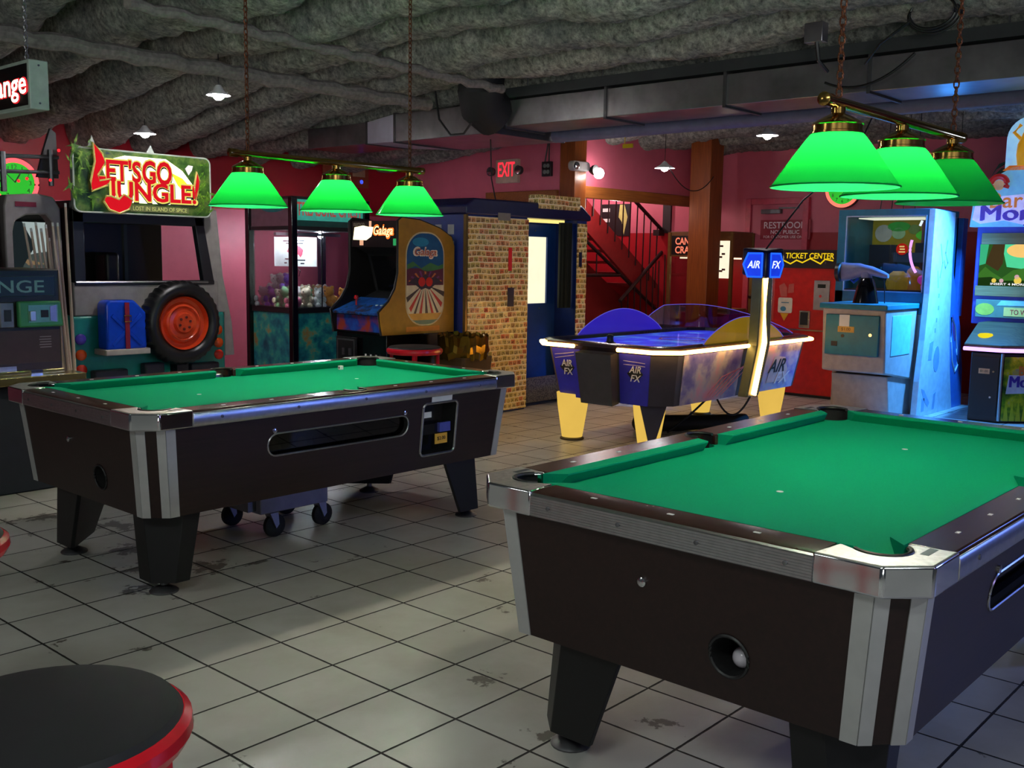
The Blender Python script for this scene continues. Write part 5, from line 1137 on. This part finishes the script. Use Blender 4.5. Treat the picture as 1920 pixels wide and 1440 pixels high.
# ------------------------------------------------------------------ teal gun game
def gun_game():
    K = thing('gun_prize_game', 'teal prize game with a mounted toy gun and blue lit flared side panels', 'arcade game', (10.5, 4.1, 0))
    TE = M('dark_teal_shell', (24, 104, 130), .4); PA = M('pale_shell', (168, 160, 156), .4)
    x0, y0, y1 = 10.1, 3.62, 4.56
    F = FU(x0, 4.09, 0)      # a: -0.47 .. 0.47
    MB().rect(F, -.47, .47, 1.955, 2.02, -.75, .0).rect(F, -.47, -.38, 1.06, 1.96, -.75, 0).rect(F, .42, .47, 1.06, 1.96, -.75, 0).rect(F, -.47, .47, 1.0, 1.21, -.75, .0).rect(F, -.47, .47, 1.0, 1.96, -.75, -.70).build('shell', TE, K, bevel=.006)
    MB().rect(F, -.46, .46, 0, 1.0, -.75, -.01).build('pedestal', PA, K, bevel=.01)
    fr = MB()
    for a in (-.385, .412): fr.rect(F, a, a + .010, 1.205, 1.955, 0, .008)
    fr.rect(F, -.38, .42, 1.945, 1.957, 0, .008).rect(F, -.38, .42, 1.203, 1.213, 0, .008); fr.build('window_frame', M('lilac_frame', (170, 180, 206), .3, .4), K)
    MB().rect(F, -.38, .42, 1.21, 1.955, -.012, -.008).build('glass_pane', GLS, K, smooth=False)
    # inside
    bk = MB().rect(F, -.38, .42, 1.55, 1.95, -.69, -.66).build('back_panel', M('back_panel_yellow', (140, 130, 24), .4, emit=.25), K, smooth=False)
    for a, b, r, ry, m in ((-.26, 1.80, .09, .09, ('back_grey', (150, 156, 150))), (-.10, 1.80, .07, .06, ('back_pale_green', (130, 170, 130))), (-.10, 1.87, .12, .05, ('back_green', (40, 150, 50))), (.22, 1.78, .14, .06, ('back_bright_green', (70, 190, 50))), (.06, 1.84, .06, .05, ('back_olive', (90, 120, 60)))):
        MB().disc(F, a, b, r, -.66, -.65, 18, ry=ry).build('back_picture', M(m[0], m[1], .4, emit=.3), bk, smooth=False)
    MB().rect(F, .12, .42, 1.60, 1.70, -.62, -.55).rect(F, -.38, -.1, 1.45, 1.68, -.66, -.60).build('inner_block', M('inner_navy', (24, 40, 70), .4), K)
    MB().rect(F, -.1, .42, 1.50, 1.60, -.60, -.55).build('inner_ledge', M('inner_blue_ledge', (50, 84, 130), .4), K)
    ld = MB().disc(F, -.01, 1.635, .06, -.545, -.535, 20).build('lamp_badge', GLOW('badge_red', (214, 30, 14), .8), K, smooth=False)
    MB().rect(F, -.035, .015, 1.655, 1.668, -.535, -.53).rect(F, -.03, .02, 1.628, 1.641, -.535, -.53).rect(F, -.04, .025, 1.60, 1.613, -.535, -.53).build('badge_lines', GLOW('badge_cream', (255, 214, 130), 1.2), ld, smooth=False)
    pts = arc(.62, 1.62, .38, 165, 215, 10); MB().tube([F(a, b, -.10) for a, b in pts], .014, 8).build('neon_arc', GLOW('neon_violet', (226, 150, 255), 2.4), K)
    MB().tube([F(.285, 1.86, -.2), F(.305, 1.91, -.2)], .012, 6).build('white_tube', GLOW('tube_white', (220, 226, 255), 2), K)
    MB().rect(F, -.38, .42, 1.21, 1.225, -.66, -.02).build('prize_floor', M('prize_floor', (70, 34, 44), .5), K)
    MB().lathe(F(.06, 1.22, -.30), [(.10, 0), (.12, .06), (.10, .15), (.05, .19)], 18).build('yellow_prize', M('prize_yellow', (200, 170, 50), .5, emit=.15), K)
    MB().lathe(F(.20, 1.22, -.36), [(.08, 0), (.09, .10), (.07, .20), (.03, .24)], 18).build('amber_prize', M('prize_amber', (200, 140, 30), .5, emit=.12), K)
    MB().sphere(F(.37, 1.33, -.15), .05, 12, 8, sc=(1, 1.2, 1)).sphere(F(.40, 1.26, -.14), .05, 12, 8).build('pink_prize', M('prize_pink', (236, 60, 190), .4, emit=.3), K)
    MB().rect(F, -.3, .35, 1.93, 1.94, -.5, -.1).build('lamp_strip', GLOW('inner_lamp', (240, 236, 210), 1.4), K)
    # console
    c0, c1 = 3.70, 4.32
    G = FU(9.32, (c0 + c1) / 2, 0)
    up = lambda z, x, i: [V((x, c0 + i, z)), V((10.1, c0 + i, z)), V((10.1, c1 - i * .3, z)), V((x, c1 - i * .3, z))]
    MB().loft([[V((9.60, c0 + .03, .0)), V((10.1, c0 + .03, 0)), V((10.1, c1 - .03, 0)), V((9.60, c1 - .03, 0))], [V((9.52, c0 + .03, .42)), V((10.1, c0 + .03, .42)), V((10.1, c1 - .03, .42)), V((9.52, c1 - .03, .42))]]).build('console_foot', PA, K, bevel=.01)
    MB().loft([[V((9.36, c0, .46)), V((10.05, c0 + .0, .36)), V((10.05, c1, .36)), V((9.36, c1, .46))], [V((9.32, c0, 1.06)), V((10.1, c0, 1.06)), V((10.1, c1, 1.06)), V((9.32, c1, 1.06))]]).build('console', PA, K, bevel=.015)
    MB().box(9.29, 10.1, c0 - .02, c1 + .02, 1.055, 1.105).build('console_top', M('teal_top', (26, 116, 134), .4), K, bevel=.008)
    d = MB().rect(G, -.265, .255, .62, 1.0, -.02, .014).build('access_door', M('teal_door', (28, 118, 136), .45), K, bevel=.005)
    MB().rect(G, -.13, -.03, .88, 1.0, .014, .017).build('paper_note', WHITE, d, smooth=False); MB().rect(G, -.14, .02, .835, .89, .014, .018).build('price_sticker', M('orange_price', (206, 160, 70), .5), d, smooth=False)
    text('$1.00', G, -.06, .862, M('price_ink', (110, 80, 40), .5), d, w=.09, d=.018)
    MB().disc(G, -.09, .80, .016, .014, .02, 10).rect(G, -.20, -.14, .70, .745, .014, .018).build('door_holes', BLACK, d, smooth=False); MB().disc(G, .18, .82, .016, .014, .024, 12).build('door_lock', CHROME, d)
    H = FV(9.72, c0, 0); MB().rect(H, -.25, .22, .62, 1.0, -.02, .006).build('side_door', M('pale_side_door', (120, 190, 206), .4), K, bevel=.004)
    # the toy gun on its cone
    g = MB().lathe((9.60, 4.02, 1.105), [(.12, 0), (.115, .03), (.09, .15), (.07, .22), (.04, .25)], 24).build('gun_stand', BLKGL, K)
    gm = M('gun_grey', (116, 118, 150), .35)
    gun = MB()
    rings = []
    for y, z, h_, w_ in ((3.74, 1.36, .025, .025), (3.80, 1.375, .04, .04), (3.95, 1.415, .055, .05), (4.06, 1.43, .06, .055), (4.12, 1.42, .085, .06), (4.26, 1.40, .105, .06), (4.36, 1.40, .115, .055)):
        rings.append([V((9.60 + .8 * w_ * math.cos(2 * PI * k / 16), 4.02 + (y - 4.02) * .74, 1.40 + (z - 1.40) * .8 + .8 * h_ * math.sin(2 * PI * k / 16))) for k in range(16)])
    gun.loft(rings); gun.tube([(9.60, 4.02, 1.33), (9.60, 4.03, 1.40)], .05, 12); gn = gun.build('toy_gun', gm, K)
    MB().lathe((9.60, 4.265, 1.395), [(.08, 0), (.092, .01), (.092, .045), (.06, .055)], 18, axis='y').build('gun_butt', BLACK, gn)
    MB().tube([(9.60, 4.10, 1.34), (9.58, 4.14, 1.30), (9.60, 4.18, 1.33)], .012, 8).build('trigger_guard', M('trigger_blue', (40, 80, 200), .3), gn)
    MB().tube([(9.60, 3.86, 1.37), (9.62, 3.85, 1.25), (9.64, 3.85, 1.11)], .005, 6).build('gun_cable', BLACK, g)
    # flared side panels
    SL = M('pale_side_art', (186, 196, 206), .4); BP = M('blue_side_art', (60, 116, 190), .4)
    S = FV(0, y0, 0)
    sp = [(9.93, 0), (9.96, .35), (10.03, .75), (10.08, 1.2), (10.10, 2.015), (10.66, 2.0), (10.66, 1.55), (10.70, .9), (10.80, .4), (10.92, 0)]
    sd = MB().poly(S, sp, -.03, .03).build('side_panel', SL, K, bevel=.004, smooth=False)
    ink = M('ink_pale_blue', (130, 160, 190), .4)
    mk = MB()
    for pts, w_ in (([(10.30, 1.68), (10.38, 1.50), (10.33, 1.36)], .02), ([(10.48, 1.72), (10.44, 1.60), (10.52, 1.50), (10.46, 1.45), (10.42, 1.52)], .02), ([(10.26, 1.42), (10.30, 1.26)], .015)): mk.stroke(S, pts, w_, .03, .032)
    for a, b in ((10.32, 1.20), (10.33, 1.08), (10.30, .96), (10.28, .86)): mk.rect(S, a, a + .03, b - .04, b, .03, .032)
    mk.poly(S, [(10.17, .72), (10.27, .74), (10.24, .55), (10.15, .55)], .03, .032); mk.disc(S, 10.38, .55, .08, .03, .032, 18, ry=.13)
    mk.poly(S, [(10.02, .28), (10.10, .26), (10.26, .12), (10.22, .08), (10.10, .16)], .03, .032).poly(S, [(10.36, .20), (10.42, .22), (10.40, .05), (10.34, .05)], .03, .032).rect(S, 10.05, 10.12, .05, .18, .03, .032)
    mk.build('side_drawing', ink, sd, smooth=False)
    wing = [(10.95, 0), (10.84, .4), (10.74, .9), (10.69, 1.30), (10.70, 1.47), (10.86, 1.2), (11.05, .85), (11.20, .4), (11.24, 0)]
    wg = MB().poly(S, wing, -.05, .02).build('side_wing', BP, K, bevel=.004, smooth=False)
    MB().tube([S(a, b, .022) for a, b in [(10.76, .95), (10.88, .86), (10.98, .62), (11.04, .45), (10.96, .38), (10.86, .5), (10.80, .7)]], .010, 6, closed=True).build('wing_line', SL, wg)
    MB().poly(S, [(10.79, .98), (10.90, .86), (10.96, .72), (10.90, .70), (10.82, .82)], .02, .022).build('wing_patch', M('mauve_patch', (120, 70, 130), .4), wg, smooth=False)
    MB().rect(S, 10.67, 10.95, 1.0, 1.93, -.30, -.28).build('recess_panel', M('mauve_recess', (110, 60, 90), .4), K, smooth=False)
    MB().poly(S, [(10.98, .95), (11.12, .95), (11.14, 1.96), (11.0, 1.96)], -.30, .0).build('rear_post', BP, K, bevel=.006)
    MB().tube([S(10.80 + .07 * math.cos(t) + .05 * math.sin(t), 1.58 + .19 * math.sin(t) - .02 * math.cos(t), -.275) for t in [2 * PI * k / 24 for k in range(24)]], .008, 6, closed=True).disc(S, 10.80, 1.58, .06, -.278, -.272, 20, ry=.17).build('oval_emblem', M('emblem_blue', (60, 130, 230), .3), K)
    for k in range(4): MB().tube([(10.5, 4.3 - .12 * k, 2.02), (10.52, 4.28 - .11 * k, 2.25), (10.55, 4.25 - .10 * k, 3.1)], .005, 5).build('supply_wire', BLACK, K)
gun_game()

# ------------------------------------------------------------------ jungle screen game at the right
def barrel_game():
    K = thing('barrel_screen_game', 'tall jungle screen game with palm leaves, a glowing golden barrel topper and purple edge light', 'arcade game', (10.7, 2.9, 0))
    base = [(10.22, 3.21), (10.22, 2.93), (10.62, 2.50), (11.2, 2.50), (11.2, 3.21)]
    MB().prism([V((x, y, 0)) for x, y in base], (0, 0, .66)).build('pedestal', M('pedestal_black', (20, 20, 24), .4), K, bevel=.01)
    F = FU(10.22, 3.07, 0)
    MB().rect(F, -.13, .12, .06, .62, 0, .008).build('access_door', M('door_black', (14, 14, 17), .5), K)
    st = MB().rect(F, -.06, .04, .46, .51, .008, .011).build('price_sticker', M('peach_sticker', (226, 160, 110), .5), K); text('$1.00', F, -.01, .485, M('price_ink', (110, 80, 40), .5), st, w=.07, d=.011)
    MB().disc(F, .075, .485, .010, .008, .016, 10).disc(F, .06, .24, .010, .008, .016, 10).build('door_lock', CHROME, K)
    MB().tube([(10.215, 2.925, .02), (10.215, 2.925, .66)], .014, 8).build('corner_trim', ALU, K)
    R = V((.40, -.43, 0)).normalized(); N = V((-.43, -.40, 0)).normalized(); A = Face((10.42, 2.715, 0), R, N)
    ar = MB().rect(A, -.27, .29, .02, .63, 0, .006).build('side_art', blotch_mat('meadow_print', [(.35, (30, 70, 40)), (.5, (120, 150, 30)), (.6, (214, 206, 40)), (.75, (90, 130, 200))], 5, .3), K, smooth=False)
    gs = MB()
    for k in range(9): gs.poly(A, [(-.25 + .06 * k, .02), (-.20 + .06 * k, .02), (-.23 + .06 * k, .24)], .006, .008)
    gs.build('grass_print', M('grass_yellow', (206, 206, 40), .4), ar, smooth=False)
    text('Barrel of', A, .05, .50, M('print_orange', (226, 130, 60), .4), ar, w=.36, h=.09, d=.010, off=.012, shear=-.1)
    for k in (-1, 0, 1): text('Monkeys', A, .03 + .006 * k, .38, M('print_purple', (84, 60, 170), .4), ar, w=.48, h=.14, d=.012 + .0004 * k)
    MB().poly(A, [(-.24, .28), (.29, .30), (.29, .46), (-.22, .46)], .006, .010).build('print_cloud', M('print_white', (220, 220, 236), .4), ar, smooth=False)
    dk = lambda z, g: [V((x, y, z)) for x, y in ((10.20 - g, 3.26), (10.20 - g, 2.92), (10.62, 2.44 - g), (11.2, 2.44 - g), (11.2, 3.26))]
    bark = laminate_mat('bark_print', (60, 46, 30), (90, 74, 48), .5, 1)
    MB().loft([dk(.68, .04), dk(.74, .05), [V((x, y, .93)) for x, y in ((10.52, 3.26), (10.52, 2.9), (10.75, 2.62), (11.2, 2.55), (11.2, 3.26))]]).build('control_deck', bark, K, bevel=.008)
    MB().lathe((10.33, 3.12, .805), [(.075, -.02), (.075, .015), (.055, .03), (.02, .034)], 24).build('yellow_button', GLOW('button_yellow', (255, 232, 40), .9), K)
    e = dk(.695, .055); MB().tube([e[0], e[1], e[1].lerp(e[2], .5) + V((-.02, -.02, 0)), e[2]], .018, 8).build('edge_light', GLOW('edge_violet', (196, 150, 255), 2.6), K)
    # upright
    G = FU(10.78, 2.95, 0)
    MB().rect(G, -.47, .55, .9, 2.2, -.38, -.02).build('upright', M('upright_violet', (90, 76, 170), .4), K, bevel=.01)
    bd = MB().rect(G, -.42, .46, .97, 1.145, -.02, .03).build('instruction_board', M('board_grey_green', (120, 140, 110), .4), K, bevel=.004)
    for a in (-.33, .37): MB().disc(G, a, 1.05, .09, .03, .033, 14, ry=.06).build('board_picture', M('board_yellow', (226, 206, 70), .4), bd, smooth=False)
    MB().poly(G, [(-.22, 1.09), (.26, 1.10), (.22, 1.14), (-.18, 1.14)], .03, .033).build('board_banner', M('board_pale_blue', (190, 220, 236), .4), bd, smooth=False)
    MB().rect(G, -.15, .19, .99, 1.075, .03, .035).build('board_plate', M('board_cream', (240, 214, 110), .4, emit=.1), bd, smooth=False)
    text('TO WIN!', G, .02, 1.03, M('board_red', (206, 70, 50), .4), bd, w=.22, h=.05, d=.035, off=.012)
    wood = laminate_mat('plank_print', (150, 112, 66), (180, 140, 88), .4, 1)
    MB().rect(G, -.44, .52, 1.18, 1.28, -.02, .02).rect(G, -.41, .52, 1.69, 1.80, -.02, .02).build('plank_band', wood, K, bevel=.004)
    s = lambda c, k=.8: GLOW('screen_%d_%d_%d' % c, c, k)
    sc = MB().rect(G, -.42, .52, 1.28, 1.69, -.02, .004).build('screen', s((60, 120, 50), .5), K, smooth=False)
    def sp(pts, c, d, k=.7): MB().poly(G, pts, .004, .004 + d).build('screen_picture', s(c, k), sc, smooth=False)
    sp([(-.16, 1.47), (-.22, 1.69), (.28, 1.69), (.24, 1.52), (.1, 1.44)], (90, 236, 170), .001, .8)
    sp([(-.42, 1.69), (-.42, 1.48), (-.36, 1.50), (-.34, 1.69)], (70, 210, 150), .001)
    sp([(-.30, 1.69), (-.19, 1.69), (-.20, 1.50), (-.24, 1.43), (-.36, 1.50)], (92, 74, 44), .002, .5)
    sp([(.30, 1.69), (.44, 1.69), (.42, 1.48), (.30, 1.49)], (120, 96, 44), .002, .5)
    MB().disc(G, -.02, 1.63, .15, .004, .007, 26, ry=.068).build('screen_picture', s((255, 206, 120), .95), sc, smooth=False)
    sp([(-.42, 1.28), (-.42, 1.40), (-.36, 1.47), (-.30, 1.42), (-.2, 1.36), (-.1, 1.44), (.05, 1.47), (.2, 1.38), (.36, 1.46), (.52, 1.42), (.52, 1.28)], (80, 150, 56), .003, .55)
    sp([(-.42, 1.28), (-.42, 1.36), (-.3, 1.37), (-.2, 1.335), (.1, 1.345), (.52, 1.33), (.52, 1.28)], (40, 76, 30), .004, .5)
    MB().rect(G, .03, .045, 1.29, 1.53, .008, .010).rect(G, .13, .165, 1.29, 1.53, .008, .010).build('screen_ladder', s((240, 230, 50), .9), sc, smooth=False)
    for a, b, r in ((-.05, 1.34, .035), (-.27, 1.335, .022)): MB().disc(G, a, b, r, .008, .010, 12).build('screen_prize', s((244, 214, 90), .9), sc, smooth=False)
    for a, b, r in ((-.06, 1.375, .022), (-.20, 1.335, .02), (.07, 1.335, .025)): MB().disc(G, a, b, r, .008, .010, 12).build('screen_prize', s((226, 180, 190), .8), sc, smooth=False)
    text('INSERT 4 MORE TO START', G, -.02, 1.302, s((250, 250, 250), 1.0), sc, w=.56, h=.022, d=.010, off=.015)
    # sign
    sg = MB().poly(G, [(-.52, 1.86), (.55, 1.86), (.55, 2.36), (.30, 2.45), (-.15, 2.43), (-.40, 2.30), (-.50, 2.10)], -.10, .06).build('sign_board', M('sign_sky', (120, 190, 226), .3, emit=.35), K, smooth=False)
    MB().poly(G, [(-.50, 1.93), (-.42, 1.89), (-.20, 1.92), (.05, 1.86), (.30, 1.87), (.52, 1.95), (.52, 2.16), (.1, 2.18), (-.3, 2.15), (-.48, 2.06)], .06, .066).build('sign_cloud', M('sign_lilac_white', (206, 200, 246), .4, emit=.45), sg, smooth=False)
    text('Barrel of', G, .06, 2.115, M('sign_orange', (224, 130, 60), .4, emit=.35), sg, w=.80, h=.15, d=.066, off=.012)
    for k in (-1, 0, 1): text('Monkeys', G, .07 + .009 * k, 1.97 + .004 * k, M('sign_purple', (84, 60, 170), .4, emit=.3), sg, w=.97, h=.19, d=.070 + .0004 * k)
    MB().stroke(G, arc(.12, 1.97, .16, 215, 300, 8), .022, .070, .073).build('sign_swash', M('sign_purple', (84, 60, 170), .4, emit=.3), sg, smooth=False)
    rb = lambda a, b, r: MB().tube([G(a + r * math.cos(math.radians(t)), b + r * math.sin(math.radians(t)), .07) for t in range(-30, 231, 20)], .028, 8).build('red_arch', M('sign_red_form', (190, 40, 40), .4, emit=.2), sg)
    rb(-.27, 2.27, .075); rb(.10, 2.28, .10)
    MB().disc(G, -.27, 2.26, .05, .06, .075, 14).build('tan_disc', M('sign_tan', (226, 180, 130), .4, emit=.2), sg, smooth=False); MB().disc(G, .12, 2.27, .07, .06, .085, 16).build('glare_disc', GLOW('sign_glare', (255, 252, 236), 1.6), sg, smooth=False)  # white glowing disc is painted glare on the sign
    pl = [(-.24, 2.42), (.18, 2.42), (.18, 2.72)] + arc(-.03, 2.70, .21, 5, 175, 12) + [(-.24, 2.70)]
    tp = MB().poly(G, pl, -.02, .02).build('topper', M('topper_blue', (150, 206, 250), .3, emit=.6), K, smooth=False)
    MB().lathe(G(-.04, 2.44, .05), [(.08, 0), (.095, .10), (.09, .20), (.06, .27), (.05, .30), (.03, .34)], 20).build('gold_barrel', M('topper_gold', (224, 160, 30), .35, emit=.35), tp)
    MB().tube([G(-.09, 2.68, .05), G(-.17, 2.76, .05), G(-.11, 2.83, .05)], .018, 8).tube([G(.01, 2.68, .05), G(.09, 2.76, .05), G(.03, 2.83, .05)], .018, 8).build('gold_scroll', M('topper_gold', (224, 160, 30), .35, emit=.35), tp)
    MB().poly(G, [(-.25, 2.40), (.13, 2.40), (.09, 2.445), (-.19, 2.445)], .02, .06).build('topper_foot', M('topper_orange', (230, 120, 40), .4, emit=.3), tp, smooth=False)
    for pts in ([(-.36, 2.36), (-.30, 2.47), (-.14, 2.53), (-.22, 2.50), (-.32, 2.42)], [(-.36, 2.34), (-.27, 2.43), (-.10, 2.40), (-.20, 2.40), (-.31, 2.35)]):
        MB().poly(G, pts, .0, .015).build('palm_leaf', M('palm_dark_green', (30, 60, 44), .5), K, smooth=False)
barrel_game()

o = MB().box(8.75, 8.77, 6.20, 6.32, 2.62, 2.66).tube([(8.76, 6.30, 2.66), (8.76, 6.30, 3.0)], .004, 5).build('ceiling_tag', M('tag_yellow', (220, 190, 20), .5)); tag(o, 'small yellow tag hanging below the ceiling in front of the pink upper wall', 'tag')

# ------------------------------------------------------------------ staircase
def stairs():
    S = thing('staircase', 'red staircase with dark iron balusters behind the booth', 'staircase', (11.4, 8.2, 0))
    IR = M('dark_iron', (34, 12, 14), .5); RD = M('stair_red', (140, 34, 36), .5)
    F = FV(0, 8.2, 0)
    MB().poly(F, [(10.30, 2.44), (12.30, 1.14), (12.30, .82), (12.05, .92), (10.30, 2.04)], -.05, 0).build('stringer', RD, S, bevel=.005)
    tr = MB()
    for k in range(8): tr.rect(F, 10.35 + .24 * k, 10.63 + .24 * k, 2.20 - .157 * k, 2.24 - .157 * k, -.85, -.05)
    tr.build('treads', RD, S, smooth=False)
    MB().rect(F, 10.2, 12.28, 0, .9, -1.3, -.9).poly(F, [(10.2, 0), (12.28, 0), (12.28, .85), (10.2, 2.05)], -1.3, -.5).build('under_stair_wall', REDP, S, smooth=False)
    MB().tube([F(10.45, 2.305, .04), F(11.60, 2.285, .04), F(12.34, 1.88, .04), F(12.36, 1.62, .04), F(11.14, .93, .18)], .026, 8).build('handrail', IR, S)
    MB().tube([F(10.30, 1.86, .04), F(12.25, .76, .04)], .024, 8).tube([F(10.3, 1.27, .05), F(11.30, 1.27, .05)], .022, 8).tube([F(10.78, 1.55, .05), F(10.78, 1.27, .05)], .01, 6).build('lower_rail', IR, S)
    for k in range(11):
        a = 10.55 + .165 * k; zt = 2.30 if a < 11.6 else 2.285 - (a - 11.6) * .547; zb = 2.40 - (a - 10.3) * .64
        if zt - zb > .05: MB().tube([F(a, zb - .1, .02), F(a, zt, .03)], .010, 6).build('baluster', IR, S)
    for k in range(8):
        a = 11.22 + .145 * k; MB().tube([F(a, .55, .16), F(a, .96 + (a - 11.2) * .575, .15)], .010, 6).build('baluster', IR, S)
    MB().box(12.14, 12.27, 8.10, 8.2, 1.82, 1.90).build('newel_cap', IR, S)
stairs()
P_ = thing('poster', 'black poster with yellow streaks and white blocks on the pink wall above the stairs', 'poster', (12.3, 8.97, 2.0))
F = FU(12.295, 8.97, 2.04); MB().rect(F, -.26, .26, -.22, .24, 0, .006).build('poster_sheet', M('poster_black', (20, 20, 22), .5), P_, smooth=False)
for b in (.13, -.02, -.16): MB().rect(F, -.23, -.10, b, b + .05, .006, .008).build('white_block', WHITE, P_, smooth=False)
MB().poly(F, [(.08, .23), (.16, .23), (.22, .05), (.16, -.20), (.12, -.02), (.06, .05)], .006, .008).build('yellow_streak', M('poster_yellow', (200, 190, 110), .5), P_, smooth=False)
o = MB().box(12.265, 12.30, 8.0, 8.13, 1.86, 2.26).build('dark_jacket_panel', M('dark_banner', (40, 20, 24), .6)); tag(o, 'narrow dark banner hanging beside the stair newel', 'banner')

# ------------------------------------------------------------------ light
def area(name, loc, target, size, power, col, spread=180, sy=None):
    l = bpy.data.lights.new(name, 'AREA'); l.energy = power; l.color = col; l.size = size; l.spread = math.radians(spread)
    if sy: l.shape = 'RECTANGLE'; l.size_y = sy
    o = bpy.data.objects.new(name, l); C.objects.link(o); o.location = loc
    o.rotation_euler = (V(target) - V(loc)).to_track_quat('-Z', 'Y').to_euler(); return o
def point(name, loc, power, col, r=.05):
    l = bpy.data.lights.new(name, 'POINT'); l.energy = power; l.color = col; l.shadow_soft_size = r
    o = bpy.data.objects.new(name, l); C.objects.link(o); o.location = loc; return o
# added fill lights behind the camera, unseen, for the general brightness
area('hall_fill', (-.6, .9, 2.75), (-.3, 1.2, 0), 1.2, 34, (.92, 1.0, .95), 180, .3)
area('hall_fill', (1.2, -1.6, 2.75), (1.3, -1.3, 0), 1.2, 26, (.90, .98, 1.0), 180, .3)
area('hall_fill', (-1.4, 4.2, 2.75), (-1.1, 4.3, 0), 1.2, 22, (.94, 1.0, .94), 180, .3)
point('stairwell_lamp', (11.6, 8.95, 2.75), 40, (1.0, .86, .84), .12)
point('under_beam_fill', (10.6, 7.75, 2.2), 12, (1.0, .78, .70), .08)  # added point light, unseen, to brighten the red wall below the stairs
# blue stage light of the games off to the right
area('blue_game_light', (10.05, 2.85, 2.35), (10.05, 3.75, .85), .2, 80, (.06, .34, 1.0), 90)
area('blue_game_light', (6.6, -1.6, 1.5), (3.4, 1.6, .5), .5, 17, (.16, .28, 1.0), 120)
area('violet_game_light', (3.2, -2.6, 1.6), (3.0, 1.0, .6), .6, 4, (.55, .40, 1.0), 130)
# added uplight behind the camera, unseen, aimed to brighten the ceiling
area('ceiling_fill', (-2.6, -2.2, 1.3), (3.4, 3.4, 5.4), 1.6, 76, (.93, 1.0, .95), 66)
W = bpy.data.worlds.new('dim_hall'); bpy.context.scene.world = W; W.use_nodes = True
W.node_tree.nodes['Background'].inputs[0].default_value = (.62, .72, .80, 1); W.node_tree.nodes['Background'].inputs[1].default_value = .05

# ------------------------------------------------------------------ camera
f, pitch, roll, h, th = 1915.948, -.123954, .01576, 1.4947, .843295
cam = bpy.data.cameras.new('camera'); cam.sensor_width = 36; cam.lens = f / 1920 * 36; cam.clip_start = .05
co = bpy.data.objects.new('camera', cam); C.objects.link(co)
r0 = V((math.cos(th), -math.sin(th), 0)); f0 = V((math.sin(th), math.cos(th), 0))
fw = f0 * math.cos(pitch) + V((0, 0, 1)) * math.sin(pitch); u0 = V((0, 0, 1)) * math.cos(pitch) - f0 * math.sin(pitch)
rt = r0 * math.cos(roll) + u0 * math.sin(roll); up = -r0 * math.sin(roll) + u0 * math.cos(roll)
m = Matrix((rt, up, -fw)).transposed().to_4x4(); m.translation = (0, 0, h); co.matrix_world = m
sc = bpy.context.scene; sc.camera = co
vs = sc.view_settings; vs.view_transform = 'Standard'; vs.look = 'None'; vs.gamma = 1; vs.use_curve_mapping = False; vs.exposure = 0
for o in bpy.data.objects:
    if '_w' in o: del o['_w']
